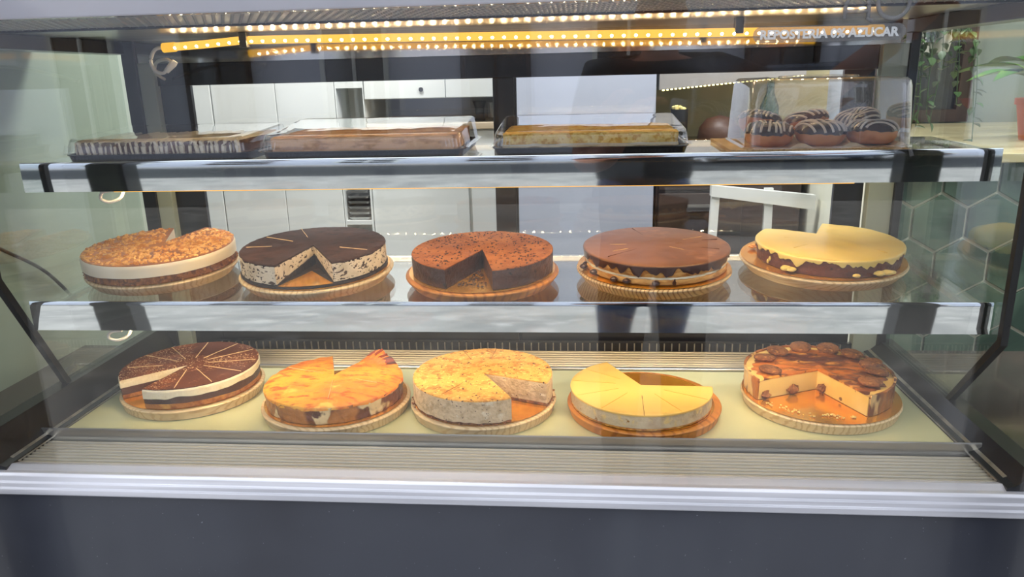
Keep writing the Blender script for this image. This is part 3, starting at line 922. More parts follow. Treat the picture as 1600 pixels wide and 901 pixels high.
put(layer(r * 0.997, h - 0.003, lambda th, t: h + 0.0016 * nz(30 * t * cos(th), 30 * t * sin(th)), arc, rn=lambda th, s: 1 + 0.006 * nz(24 * cos(th), 24 * sin(th), 1), nth=220, nside=2, ntop=22, rnd=0.002), 'cocoa_top', COCOATOP, c)
put(scatter(260, on_disc(r * 0.95, h + 0.001, (-70, 241), 0.02), 0.0028, seg=5), 'chocolate_flakes', pm('dark flake', (66, 32, 18), 0.7), c)['kind'] = 'stuff'
put(scatter(90, on_disc(r * 0.9, 0.0015, (-108, -80), 0.03), 0.0028, seg=5), 'crumbs', CHOCSIDE, c)['kind'] = 'stuff'
put(cuts([102, (84, 0.12, 0.16)], 0.13, r * 0.97, h + 0.001, 0.0014), 'slice_cut', pm('dark flake', (66, 32, 18), 0.7), c, smooth=False)

# --- upper, fourth: layer cake under a chocolate glaze
c = cake('s4', 'glazed_layer_cake', 'whole layer cake under a dripping milk chocolate glaze, on the striped pine board')
r, h = CK['s4'][2:]
BISC = pm('pale sponge layer', (222, 164, 90), 0.75, spots=[((190, 122, 52), dict(scale=40, lo=0.45, hi=0.65, stretch=(1, 1, 3))), ((98, 58, 28), dict(scale=120, lo=0.70, hi=0.74))], bump=(120, 0.7))
MILK = pm('milk chocolate glaze', (132, 84, 50), 0.42, spots=[((108, 66, 40), dict(scale=8, lo=0.42, hi=0.66)), ((148, 96, 58), dict(scale=16, lo=0.58, hi=0.74))], coat=0.08, bump=(14, 0.3))
DRIP = pm('dark chocolate drip', (70, 40, 30), 0.28, coat=0.3)
lw_ = lambda th, s: 0.965 + 0.012 * nz(12 * cos(th), 12 * sin(th), s * 2) - 0.02 * (2 * s - 1) ** 4
put(layer(r, 0.0, 0.018, None, rn=lw_, nside=8), 'sponge_layer', BISC, c)
put(layer(r * 0.955, 0.018, lambda th, t: 0.024 + 0.001 * nz(9 * cos(th), 9 * sin(th)), None, rn=lambda th, s: 1 + 0.02 * nz(14 * cos(th), 14 * sin(th), s)), 'cream_layer', CREAMW, c)
put(layer(r, 0.024, h - 0.006, None, rn=lw_, nside=8), 'sponge_layer', BISC, c)
def drip_low(th, t):
    a = nz(7 * cos(th), 7 * sin(th), 4) + 0.6 * nz(15 * cos(th), 15 * sin(th), 8)
    return h - 0.027 - 0.020 * a
put(layer(r * 0.995, lambda th, t: drip_low(th, t) if t > 0.99 else h - 0.02, h - 0.006, None, rn=lambda th, s: 1.0 - 0.010 * (1 - s) ** 2, nth=300, nside=8), 'dripping_edge', DRIP, c)
put(layer(r, h - 0.008, lambda th, t: h - 0.004 * t ** 6 + 0.0012 * nz(5 * t * cos(th), 5 * t * sin(th)), None, rnd=0.007, nside=8, ntop=20), 'glaze_top', MILK, c)
put(cuts([(157, .05, .12), (107, .1, .2), (5, .06, .13), (-18, .10, .19), (-139, .08, .2), (15, .15, .2)], 0.07, r * 0.9, h - 0.0006, 0.0012), 'slice_cut', pm('dark glaze crease', (86, 46, 26), 0.5), c, smooth=False)
put(cuts([(-178, .09, .14), (-150, .10, .155), (-41, .05, .10), (28, .1, .17)], 0.07, r * 0.9, h - 0.0002, 0.0009), 'crease', CUTPALE, c, smooth=False)
for a, q in ((-166, 0.228), (-150, 0.222), (-127, 0.224), (-117, 0.221), (-95, 0.219), (-172, 0.214)):
    put(G().ball((q * cos(radians(a)), q * sin(radians(a)), 0.0095), 0.011, 10, (1.1, 1, 0.75), 0.06), 'chocolate_drop', DRIP, c)
put(G().tube([(0.03 + 0.002, -0.217, 0.008), (0.032, -0.220, 0.014), (0.033, -0.218, 0.022)], [0.006, 0.005, 0.002], 8), 'chocolate_drop', DRIP, c)

# --- upper, rightmost: brown cake with yellow icing
c = cake('s5', 'iced_brown_cake', 'brown sponge cake under runny pale yellow icing, rightmost on the lower glass shelf')
r, h = CK['s5'][2:]
arc = (137, 438)
BROWN = pm('red-brown sponge', (116, 60, 34), 0.7, spots=[((88, 42, 24), dict(scale=14, lo=0.42, hi=0.66, stretch=(1, 1, 3))), ((146, 82, 48), dict(scale=60, lo=0.58, hi=0.72)), ((64, 30, 18), dict(scale=90, lo=0.66, hi=0.72))], bump=(140, 0.8))
ICING = pm('pale yellow icing', (240, 206, 116), 0.36, spots=[((232, 194, 98), dict(scale=6, lo=0.4, hi=0.7))], coat=0.15, sss=0.12, bump=(9, 0.5))
put(layer(r * 0.975, 0.0, 0.030, arc, 0.30, rn=lambda th, s: 1.0 + 0.01 * nz(10 * cos(th), 10 * sin(th), s * 2) - 0.02 * (1 - s), nth=220, nside=6), 'sponge_layer', BROWN, c)
put(layer(r * 0.975, 0.030, h - 0.006, arc, 0.30, rn=lambda th, s: 0.995 + 0.01 * nz(10 * cos(th), 10 * sin(th), 3 + s * 2) - 0.03 * s ** 4, nth=220, nside=6), 'sponge_layer', BROWN, c)
def ice_low(th, t):
    if t < 0.97:
        return h - 0.010
    d = degrees_in(th)
    e = min(1.0, max(0.0, min(d - 137, 438 - d) / 14.0))
    a = nz(5 * cos(th), 5 * sin(th), 1.7) + 0.7 * nz(13 * cos(th), 13 * sin(th), 5.2) + 0.25 * nz(28 * cos(th), 28 * sin(th), 3)
    return h - 0.009 - e * (0.013 + 0.022 * max(-0.5, a))
def degrees_in(th):
    d = math.degrees(th)
    while d < 137:
        d += 360
    return d
put(layer(r * 1.0, ice_low, lambda th, t: h - 0.005 * t ** 6 + 0.0016 * nz(4 * t * cos(th), 4 * t * sin(th)), arc, 0.30, rn=lambda th, s: 0.995 + 0.008 * nz(5 * cos(th), 5 * sin(th), 2) + 0.012 * s * (1 - s), nth=320, nside=8, ntop=20, rnd=0.006), 'icing', ICING, c)
for a, q, s_ in ((-137, .225, .014), (-133, .222, .012), (-86, .218, .009), (-68, .220, .013), (-62, .224, .014), (-57, .224, .010)):
    put(G().ball((q * cos(radians(a)), q * sin(radians(a)), 0.004 + s_ * 0.6), s_, 10, (1.25, 0.9, 0.6), 0.1), 'icing_drip', ICING, c)
for a, z0 in ((-158, 0.012), (-156, 0.022)):
    put(G().ball((r * 0.985 * cos(radians(a)), r * 0.985 * sin(radians(a)), z0), 0.006, 8, (0.8, 0.8, 1.3), 0.1), 'icing_drip', ICING, c)
put(cuts([(-51, .06, .19), (-144, .06, .16), (170, .05, .13)], 0.07, r * 0.9, h - 0.0008, 0.0010), 'slice_cut', pm('icing crease', (214, 176, 86), 0.5), c, smooth=False)
put(scatter(8, lambda: (-0.205 + random.uniform(-0.012, 0.012), 0.09 + random.uniform(-0.02, 0.02), 0.0078), 0.007), 'crumbs', pm('orange crumb', (236, 150, 40), 0.6), c)['kind'] = 'stuff'


# ------------------------------------------------------------------ clear containers on the upper shelf
def rrect(w, d, rad, z, n=5, cx=0, cy=0):
    p = []
    for qx, qy, a0 in ((w / 2 - rad, d / 2 - rad, 0), (-w / 2 + rad, d / 2 - rad, 90), (-w / 2 + rad, -d / 2 + rad, 180), (w / 2 - rad, -d / 2 + rad, 270)):
        for i in range(n + 1):
            a = radians(a0 + 90 * i / n)
            p.append((cx + qx + rad * cos(a), cy + qy + rad * sin(a), z))
    return p


SH1 = lambda y: -0.2155 + 0.02 * (y - 2.06)
TRAYBLACK = pm('black plastic tray', (26, 26, 30), 0.22, coat=0.3)


def container(x0, x1, y0, y1, rise, lab):
    cx, cy = (x0 + x1) / 2, (y0 + y1) / 2
    w, d = x1 - x0, y1 - y0
    root = thing('cake_container', lab, 'container', (cx, cy, SH1(cy) + 0.0005), 'clear-lidded cake containers', rot=(math.atan(0.02), 0, 0))
    g = G().loft([rrect(w * 0.955, d * 0.94, 0.03, 0.0), rrect(w * 0.965, d * 0.95, 0.032, 0.003), rrect(w * 0.985, d * 0.97, 0.035, 0.020), rrect(w, d, 0.04, 0.022), rrect(w, d, 0.04, 0.025),
                  rrect(w * 0.975, d * 0.96, 0.035, 0.025), rrect(w * 0.955, d * 0.94, 0.03, 0.005)], cap0=True, cap1=True)
    put(g, 'tray', TRAYBLACK, root)
    g = G()
    n = int(w / 0.012)
    for i in range(n):
        x = -w * 0.44 + w * 0.88 * i / n
        g.box(x, x + 0.004, -d / 2 * 0.985 - 0.001, -d / 2 * 0.97, 0.003, 0.018)
    put(g, 'tray_ribs', TRAYBLACK, root, smooth=False)
    # lid: flange, stepped wall with reinforced corners, slightly domed top rising to the back
    def lift(ring, k):
        return [(x, y, z + k * (y + d / 2) / d) for x, y, z in ring]
    rings = [rrect(w * 1.03, d * 1.03, 0.045, 0.0235), rrect(w * 1.035, d * 1.035, 0.045, 0.027), rrect(w * 0.995, d * 0.985, 0.04, 0.030), rrect(w * 0.985, d * 0.97, 0.038, 0.048),
             lift(rrect(w * 0.965, d * 0.95, 0.035, 0.063), rise), lift(rrect(w * 0.945, d * 0.92, 0.03, 0.067), rise), lift(rrect(w * 0.88, d * 0.84, 0.028, 0.066), rise * 0.95), lift(rrect(w * 0.80, d * 0.72, 0.025, 0.0685), rise)]
    put(G().loft(rings, cap0=False, cap1=True), 'clear_lid', PLASTIC, root, recalc=False)
    g = G()
    for sx in (-1, 1):
        for k in range(5):
            x = sx * (w * 0.485 - 0.010 * k)
            g.tube([(x, -d / 2 * 0.985 - 0.001, 0.030), (x * 0.985, -d / 2 * 0.955, 0.053)], 0.0022, 6)
    put(g, 'lid_ribs', PLASTIC, root)
    return root, cx, cy, w, d


def slab(root_loc, w, d, layers, name, lab, rotx=math.atan(0.02)):
    root = thing(name, lab, 'cake', root_loc, 'tray cakes on the upper shelf', rot=(rotx, 0, 0))
    for nm, z0, z1, mt, amp, shrink in layers:
        rings = []
        for i in range(5):
            z = z0 + (z1 - z0) * i / 4
            ring = rrect(w * shrink, d * shrink, 0.012, z, 6)
            # subdivide long edges so the sides can be uneven
            sub = []
            for a, b in zip(ring, ring[1:] + ring[:1]):
                L = hypot(b[0] - a[0], b[1] - a[1])
                m = max(1, int(L / 0.012))
                for q in range(m):
                    t = q / m
                    sub.append((a[0] + (b[0] - a[0]) * t, a[1] + (b[1] - a[1]) * t, z))
            rings.append([(x * (1 + amp * 0.25 * nz(x * 22, y * 22, z * 60)), y * (1 + amp * nz(x * 22, y * 22, z * 60)), z + (amp * 0.12 * nz(x * 30, y * 30) if 0 < i else 0)) for x, y, z in sub])
        put(G().loft(rings), nm, mt, root)
    return root


root, cx, cy, w, d = container(-1.485, -0.928, 2.085, 2.44, 0.016, 'clear-lidded black tray holding the zebra-striped cake, leftmost on the upper shelf')
STRIPE_D = pm('drizzled dark chocolate', (98, 66, 54), 0.45, spots=[((122, 84, 66), dict(scale=30, lo=0.45, hi=0.7))], coat=0.2)
cl = slab((cx, cy, SH1(cy) + 0.006), w * 0.90, d * 0.86, [('cake_body', 0.0, 0.050, STRIPE_D, 0.02, 1.0)], 'drizzled_tray_cake', 'dark tray cake covered in pale zebra drizzle inside the leftmost clear container')
g = G()
xw, yd = w * 0.45, d * 0.43
i = 0
x = -xw + 0.006
while x < xw - 0.004:
    ww = random.uniform(0.003, 0.0085)
    sk = random.uniform(-0.012, 0.012)
    y = -yd - 0.0015
    pts_ = [(x - sk * 0.3, y, 0.003 + random.uniform(0, 0.012)), (x, y - 0.001, 0.038), (x + sk * 0.2, y + 0.002, 0.049), (x + sk, y + 0.012, 0.0515), (x + sk * 2, 0, 0.0515), (x + sk * 3, yd * 0.95, 0.0515)]
    pts_ = [(max(-xw, min(xw, p[0])), p[1], p[2]) for p in pts_]
    g.tube(pts_, [ww * 0.8, ww, ww, ww * 0.9, ww * 0.8, ww * 0.7], 6)
    x += ww + random.uniform(0.008, 0.017)
put(g, 'white_drizzle', pm('pale drizzle', (250, 236, 208), 0.5), cl)

root, cx, cy, w, d = container(-0.898, -0.308, 2.085, 2.45, 0.026, 'clear-lidded black tray holding the light brown mousse cake, second on the upper shelf')
slab((cx, cy, SH1(cy) + 0.006), w * 0.90, d * 0.88, [('chocolate_base', 0.0, 0.012, DARKCHOC, 0.02, 0.99), ('mousse_body', 0.012, 0.055, pm('cocoa mousse', (242, 188, 134), 0.6, spots=[((206, 148, 98), dict(scale=34, lo=0.45, hi=0.66, stretch=(1, 1, 3))), ((250, 206, 156), dict(scale=24, lo=0.56, hi=0.72))], bump=(60, 0.5)), 0.03, 1.0)],
     'mousse_tray_cake', 'light brown mousse tray cake inside the second clear container')

root, cx, cy, w, d = container(-0.232, 0.308, 2.085, 2.44, 0.024, 'clear-lidded black tray holding the yellow crumb cake, third on the upper shelf')
slab((cx, cy, SH1(cy) + 0.006), w * 0.90, d * 0.86, [('chocolate_base', 0.0, 0.018, DARKCHOC, 0.03, 1.0), ('cream_layer', 0.018, 0.026, CREAMW, 0.03, 1.0),
      ('crumb_top', 0.026, 0.054, pm('yellow crumb', (250, 214, 122), 0.8, spots=[((226, 168, 66), dict(scale=90, lo=0.47, hi=0.62)), ((250, 220, 140), dict(scale=110, lo=0.58, hi=0.7))], bump=(200, 0.9)), 0.03, 0.99)],
     'crumb_tray_cake', 'layered tray cake with yellow crumb, cream and chocolate inside the third clear container')

# ------------------------------------------------------------------ doughnuts under a clear box
DOUGH = pm('fried dough', (232, 158, 98), 0.55, spots=[((200, 120, 66), dict(scale=22, lo=0.42, hi=0.66)), ((208, 142, 86), dict(scale=30, lo=0.58, hi=0.72))], bump=(80, 0.35))
CHOCICE = pm('chocolate icing', (62, 38, 30), 0.25, coat=0.4)
WHITEICE = pm('white icing', (236, 222, 206), 0.4)
CARD = pm('kraft card', (236, 204, 152), 0.6, spots=[((222, 186, 130), dict(scale=14, lo=0.4, hi=0.7))])
bx = thing('cake_box_cover', 'tall clear plastic cover over the chocolate doughnuts, rightmost on the upper shelf', 'cover', (0.677, 2.255, SH1(2.255) + 0.0102), rot=(math.atan(0.02), 0, 0))
def boxring(w, d, rad, z, sh=0.0):
    return rrect(w, d, rad, z, 6, 0, sh)
bw, bd, bh = 0.436, 0.31, 0.178
put(G().loft([boxring(bw + 0.012, bd + 0.012, 0.045, 0.0), boxring(bw + 0.010, bd + 0.010, 0.045, 0.004), boxring(bw, bd, 0.04, 0.005), boxring(bw * 0.985, bd * 0.97, 0.04, 0.08), boxring(bw * 0.965, bd * 0.94, 0.04, bh - 0.022),
              boxring(bw * 0.95, bd * 0.92, 0.04, bh - 0.007), boxring(bw * 0.91, bd * 0.86, 0.035, bh), boxring(bw * 0.6, bd * 0.5, 0.03, bh + 0.003)], cap0=False, cap1=True), 'cover_shell', BOXPLASTIC, bx, recalc=False)
g = G()
oval = []
for i in range(40):
    a = 2 * pi * i / 40
    oval.append((0.105 * cos(a), 0.062 * sin(a), bh + 0.003))
g.tube(oval, 0.004, 6, closed=True)
put(g, 'embossed_oval', BOXPLASTIC, bx)
# scalloped card base
cb = thing('scalloped_card', 'stack of scalloped kraft card under the clear doughnut cover', 'card', (0.657, 2.25, SH1(2.25) + 0.001), rot=(math.atan(0.02), 0, 0))
for k in range(5):
    poly = []
    wq, dq = 0.485 - 0.006 * k, 0.315
    for side in range(4):
        L = wq if side % 2 == 0 else dq
        m = int(L / 0.016)
        for i in range(m):
            for s, off in ((0.0, -0.006), (0.35, 0.0), (0.65, 0.0)):
                t = (i + s) / m - 0.5
                if side == 0:
                    poly.append((t * wq, -dq / 2 - off))
                elif side == 1:
                    poly.append((wq / 2 + off, t * dq))
                elif side == 2:
                    poly.append((-t * wq, dq / 2 + off))
                else:
                    poly.append((-wq / 2 - off, -t * dq))
    g = G().prism_z([(x - 0.003 * k, y + 0.002 * k) for x, y in poly], 0.0018 * k, 0.0018 * k + 0.0014)
    put(g, 'card_sheet', CARD, cb, smooth=False)


def doughnut():
    root = bpy.data.objects.new('doughnut', None)
    COL.objects.link(root)
    root['_u'] = [0, 0, 0]
    R, a = 0.033, 0.033
    g = G()
    nu, nv = 40, 16
    def tor(rr, aa, u, v, zs=0.95):
        q = rr + aa * cos(v)
        return (q * cos(u), q * sin(u), aa * zs * sin(v))
    vs = [tor(R, a * (1 + 0.04 * nz(2 * cos(2 * pi * i / nu), 2 * sin(2 * pi * i / nu), j)), 2 * pi * i / nu, 2 * pi * j / nv) for i in range(nu) for j in range(nv)]
    fs = [(i * nv + j, ((i + 1) % nu) * nv + j, ((i + 1) % nu) * nv + (j + 1) % nv, i * nv + (j + 1) % nv) for i in range(nu) for j in range(nv)]
    g.add([(x, y, z + a * 0.9) for x, y, z in vs], fs)
    put(g, 'dough_ring', DOUGH, root)
    rings = []
    for i in range(60):
        u = 2 * pi * i / 60
        lo = 0.12 + 0.24 * nz(2.2 * cos(u), 2.2 * sin(u), 3) + 0.12 * nz(6 * cos(u), 6 * sin(u), 1)
        ring = []
        for j in range(9):
            v = lo + (pi - lo - 0.2) * j / 8
            ring.append(tor(R, a * 1.07, u, v))
        for j in range(8, -1, -1):
            v = lo + (pi - lo - 0.2) * j / 8
            ring.append(tor(R, a * 0.97, u, v))
        rings.append([(x, y, z + a * 0.9) for x, y, z in ring])
    g = G()
    n = len(rings[0])
    g.add([p for r_ in rings for p in r_], [(i * n + k, ((i + 1) % 60) * n + k, ((i + 1) % 60) * n + (k + 1) % n, i * n + (k + 1) % n) for i in range(60) for k in range(n)])
    put(g, 'chocolate_icing', CHOCICE, root)
    g = G()
    for k in range(8):
        x0 = -0.054 + 0.0155 * k
        path, run = [], []
        for i in range(45):
            y = -0.075 + 0.15 * i / 44
            x = x0 + 0.006 * sin(y * 40 + k)
            rho = hypot(x, y)
            q = abs(rho - R)
            if q < a * 1.05:
                run.append((x, y, 0.9 * sqrt(max(0, (a * 1.08) ** 2 - q * q)) + a * 0.9 + 0.0006))
            else:
                if len(run) > 3:
                    path.append(run)
                run = []
        if len(run) > 3:
            path.append(run)
        for r_ in path:
            g.tube(r_, 0.0034, 6)
    put(g, 'white_drizzle', WHITEICE, root)
    return root


proto = doughnut()
def dup(root):
    r_ = root.copy()
    COL.objects.link(r_)
    for ch in list(root.children):
        q = ch.copy()
        COL.objects.link(q)
        q.parent = r_
    return r_


DN = [(0.535, 2.185, 0, 'front left chocolate doughnut with white drizzle inside the clear cover'),
      (0.673, 2.185, 1, 'front middle chocolate doughnut with white drizzle inside the clear cover'),
      (0.811, 2.185, 2, 'front right chocolate doughnut with white drizzle inside the clear cover'),
      (0.538, 2.33, 3, 'back left drizzled doughnut half hidden behind the front row'),
      (0.682, 2.33, 4, 'back middle drizzled doughnut half hidden behind the front row'),
      (0.826, 2.33, 5, 'back right drizzled doughnut half hidden behind the front row')]
for i, (x, y, k, lab) in enumerate(DN):
    o = proto if i == 0 else dup(proto)
    o.location = W(x, y, SH1(y) + 0.012 + (0.020 if k > 2 else 0))
    o.rotation_euler = (random.uniform(0.02, 0.08) if k < 3 else random.uniform(0.2, 0.3), random.uniform(-0.06, 0.06), random.uniform(-0.5, 0.5) + k)
    o.scale = (0.94,) * 3 if k > 2 else (1, 1, 1)
    tag(o, lab, 'doughnut', 'drizzled doughnuts')
for i, (x, y, s_) in enumerate(((0.608, 2.115, 0.035), (0.744, 2.115, 0.035), (0.868, 2.12, 0.02))):
    g = G()
    g.add([(-s_, 0, 0), (s_, 0, 0), (s_ * 0.9, 0.14, 0.001), (-s_ * 0.9, 0.14, 0.001), (-s_ * 0.3, 0.01, 0.012), (s_ * 0.3, 0.01, 0.012), (0, 0.13, 0.010)],
          [(0, 3, 2, 1), (0, 1, 5, 4), (0, 4, 6, 3), (1, 2, 6, 5), (4, 5, 6), (3, 6, 2)])
    o = put(g, 'paper_wrap', pm('cream paper', (232, 206, 166), 0.7), None, smooth=False)
    o.location = W(x, y, SH1(y) + 0.009)
    tag(o, ('folded cream paper between the front left and middle doughnuts', 'folded cream paper between the front middle and right doughnuts', 'folded cream paper right of the front right doughnut')[i], 'paper', 'paper wraps under the doughnuts')
# ------------------------------------------------------------------ the shop behind the case
WALLG = pm('grey-green painted wall', (142, 154, 142), 0.5, spots=[((156, 154, 130), dict(scale=1.1, lo=0.4, hi=0.65)), ((120, 136, 134), dict(scale=0.8, lo=0.5, hi=0.75, stretch=(1, 1, 0.5)))])
WALLW = pm('off-white wall', (214, 216, 214), 0.6, spots=[((204, 207, 206), dict(scale=2, lo=0.4, hi=0.7))])
WALLB = pm('pale blue-grey panel', (168, 177, 196), 0.35, spots=[((160, 169, 188), dict(scale=3, lo=0.4, hi=0.7))], coat=0.2)
FLOORM = pm('grey floor tiles', (150, 148, 144), 0.35, spots=[((132, 130, 126), dict(scale=3, lo=0.4, hi=0.7))])
structure(G().box(-3.2, 3.4, 1.78, 6.6, -2.43, -2.379), 'floor', FLOORM)
structure(G().box(-3.2, 3.4, 1.50, 6.6, 1.7, 1.75), 'ceiling', WALLW)
structure(G().box(-3.2, 3.4, 6.5, 6.6, -2.38, 1.7), 'wall_back', WALLW)
structure(G().box(-3.25, -3.15, 1.78, 6.5, -2.38, 1.7), 'wall_kitchen', WALLW)
structure(G().box(3.3, 3.4, 1.78, 6.5, -2.38, 1.7), 'wall_right', WALLW)
structure(G().box(-2.2, -1.97, 1.80, 3.45, -2.38, 1.7), 'wall_left', WALLG)
structure(G().box(-3.25, 3.4, 1.55, 1.72, 0.51, 1.7).box(-3.25, -2.11, 1.55, 1.72, -2.38, 0.51).box(1.76, 3.4, 1.55, 1.72, -2.38, 0.51), 'wall_front', pm('pale shopfront render', (200, 198, 196), 0.6))
structure(G().box(-1.745, -1.605, 1.44, 1.53, -2.38, 1.7), 'trim_5', BLACK)
structure(G().box(1.066, 1.186, 1.44, 1.53, -2.38, 1.7), 'trim_6', BLACK)
CABLE = pm('black cable', (34, 36, 36), 0.5)
o = G().tube(smooth_path([(-1.955, 1.80, -0.05), (-1.955, 1.98, -0.235), (-1.955, 2.08, -0.36), (-1.955, 2.20, -0.43), (-1.955, 2.36, -0.53), (-1.955, 2.55, -0.66), (-1.955, 2.72, -0.86)]), 0.0065, 8).build('cable', CABLE, None, smooth='all')
tag(o, 'thin black cable hanging in a slack curve on the wall left of the case', 'cable')
# white cabinets seen through the left sliding door
CABW = pm('white cabinet lacquer', (222, 226, 224), 0.35, spots=[((214, 219, 217), dict(scale=2, lo=0.4, hi=0.7))])
tc_ = thing('tall_cabinet', 'tall white cabinet with an open tray shelf, behind the left sliding door', 'cabinet', (-1.85, 4.85, -2.38))
G().box(-2.6, -1.455, 4.62, 5.2, -2.38, 0.6).build('body', CABW, tc_)
for a, b in ((-2.595, -2.24), (-2.232, -1.83), (-1.826, -1.46)):
    G().box(a, b, 4.60, 4.62, -2.36, 0.58).build('door', CABW, tc_, bevel=0.003)
ns_ = G().box(-1.455, -1.447, 4.60, 5.2, -2.38, 0.6).box(-1.285, -1.28, 4.60, 5.2, -2.38, 0.6).box(-1.447, -1.285, 4.86, 4.88, -2.38, 0.6)
ns_.box(-1.447, -1.285, 4.60, 4.86, -0.045, -0.01).box(-1.447, -1.285, 4.60, 4.86, -0.88, -0.855)
ns_.build('open_shelf', CABW, tc_)
TRAYST = pm('steel baking tray', (150, 152, 150), 0.3, 0.8)
for k in range(6):
    z = -0.852 + 0.034 * k
    g = G().loft([rrect(0.135, 0.22, 0.02, z, 3, -1.366, 4.735), rrect(0.15, 0.235, 0.02, z + 0.016, 3, -1.366, 4.735), rrect(0.145, 0.23, 0.02, z + 0.016, 3, -1.366, 4.735), rrect(0.13, 0.215, 0.02, z + 0.004, 3, -1.366, 4.735)])
    o = g.build('baking_tray', TRAYST)
    tag(o, ('lowest', 'second lowest', 'third lowest', 'third highest', 'second highest', 'topmost')[k] + ' baking tray of the stack in the open shelf of the tall white cabinet', 'tray', 'stacked baking trays')
wc = thing('wall_cabinet', 'white wall cabinet with a round black lock above the dark backsplash', 'cabinet', (-0.85, 5.05, -0.115))
G().box(-1.278, -0.30, 4.62, 5.2, -0.115, 0.6).build('body', CABW, wc)
G().box(-1.274, -0.78, 4.60, 4.62, -0.112, 0.58).build('door', CABW, wc, bevel=0.002)
G().box(-0.776, -0.30, 4.60, 4.62, -0.112, 0.58).build('door', CABW, wc, bevel=0.002)
lk = G().add(*(lambda: ([(-0.925 + 0.013 * cos(2 * pi * i / 20), yy, -0.062 + 0.013 * sin(2 * pi * i / 20)) for yy in (4.59, 4.60) for i in range(20)],
     [tuple(range(20)), tuple(range(39, 19, -1))] + [(i, 20 + i, 20 + (i + 1) % 20, (i + 1) % 20) for i in range(20)]))())
lk.build('lock', RUBBER, wc)
structure(G().box(-1.28, -0.43, 5.2, 5.25, -0.30, -0.10), 'trim_2', pm('dark slate backsplash', (84, 90, 98), 0.3))
ct = thing('kitchen_counter', 'white kitchen base unit with a light wood worktop, behind the left sliding door', 'counter', (-0.75, 4.85, -2.38))
G().box(-1.278, -0.44, 4.60, 5.2, -0.30, -0.262).build('worktop', pm('light wood worktop', (206, 190, 164), 0.4, spots=[((188, 168, 138), dict(scale=6, lo=0.4, hi=0.7, stretch=(0.2, 2, 2)))]), ct, bevel=0.003)
G().box(-1.278, -0.44, 4.66, 5.2, -2.38, -0.30).build('body', CABW, ct)
for a, b in ((-1.276, -0.665), (-0.645, -0.45)):
    G().box(a, b, 4.63, 4.66, -2.3, -0.31).build('door', CABW, ct, bevel=0.003)
sm = thing('sink_mixer', 'dark kitchen mixer with a glass jug behind the left sliding door', 'mixer', (-0.60, 4.8, -0.262))
G().lathe([(0, 0), (0.032, 0), (0.034, 0.01), (0.028, 0.02), (0.03, 0.08), (0.045, 0.12), (0, 0.125)], 20).build('body', RUBBER, sm, local=True, smooth=True)
jg = thing('glass_jug', 'ribbed glass jug standing on the light wood worktop', 'jug', (-0.50, 4.8, -0.262))
G().lathe([(0, 0.004), (0.04, 0.004), (0.045, 0.015), (0.05, 0.11), (0.047, 0.11), (0.042, 0.018), (0, 0.008)], 24).build('vessel', PLASTIC, jg, local=True, smooth=True)
# seen through the right sliding door
fr = thing('fridge', 'tall pale blue-grey fridge door behind the right sliding door', 'fridge', (0.05, 4.7, -2.38))
G().box(-0.42, 0.44, 4.32, 5.1, -2.33, 0.9).build('body', WALLB, fr, bevel=0.006)
G().box(-0.415, 0.435, 4.29, 4.315, -2.3, 0.88).build('door', WALLB, fr, bevel=0.006)
G().box(-0.40, 0.42, 4.34, 5.0, -2.38, -2.33).build('plinth', RUBBER, fr)
tl = thing('work_counter', 'dark brown back counter with drawers beyond the right sliding door', 'counter', (0.95, 4.8, -2.38))
DKBROWN = pm('dark brown laminate', (64, 52, 46), 0.35, spots=[((50, 40, 36), dict(scale=5, lo=0.4, hi=0.7, stretch=(0.3, 1, 3)))])
G().box(0.46, 1.28, 4.40, 5.1, -2.38, -0.43).build('body', DKBROWN, tl)
for k in range(3):
    d = G().box(0.475, 0.95, 4.375, 4.40, -1.15 + 0.25 * k, -0.92 + 0.25 * k).build('drawer', DKBROWN, tl, bevel=0.004)
    G().box(0.64, 0.80, 4.362, 4.375, -1.0 + 0.25 * k, -0.985 + 0.25 * k).build('handle', STEEL, d)
G().box(0.445, 1.29, 4.37, 5.1, -0.43, -0.405).build('worktop', pm('dark stone worktop', (70, 62, 58), 0.2), tl, bevel=0.003)
hood = thing('wall_cupboard', 'grey wall cupboard with a lit strip under its lower edge, beyond the right sliding door', 'cupboard', (0.95, 4.85, -0.10))
G().hexa([(0.48, 4.55, -0.095), (1.30, 4.55, -0.03), (1.30, 5.1, -0.03), (0.48, 5.1, -0.095), (0.48, 4.55, 0.5), (1.30, 4.55, 0.5), (1.30, 5.1, 0.5), (0.48, 5.1, 0.5)]).build('body', pm('grey cupboard', (150, 148, 146), 0.45), hood)
g = G()
for i in range(34):
    t = i / 33
    x = 0.50 + 0.78 * t
    g.box(x, x + 0.012, 4.57, 4.58, -0.101 + 0.065 * t, -0.093 + 0.065 * t)
g.build('light_strip', glow('lemon light strip', (1.0, 0.86, 0.34), 6.0), hood)
structure(G().box(0.44, 1.6, 5.1, 5.15, -0.43, 0.5), 'trim_3', pm('olive backsplash', (178, 172, 138), 0.35))
pot = thing('popcorn_pot', 'black pot of pale popcorn on the dark back counter', 'pot', (0.60, 4.55, -0.405))
G().lathe([(0, 0), (0.042, 0), (0.046, 0.01), (0.05, 0.20), (0.046, 0.20), (0.04, 0.012), (0, 0.01)], 24).build('pot_body', RUBBER, pot, local=True, smooth=True)
g = G()
for i in range(26):
    a, q = random.uniform(0, 6.28), sqrt(random.random()) * 0.04
    g.ball((q * cos(a), q * sin(a), 0.20 + random.uniform(-0.004, 0.012)), 0.011, 6, (1, 1, 1), 0.25)
o = g.build('popcorn', pm('popcorn', (242, 226, 150), 0.6), pot, local=True, smooth=True)
o['kind'] = 'stuff'
br = thing('bread_dome', 'brown bread dome on the dark back counter beside the popcorn pot', 'bread', (0.84, 4.6, -0.405))
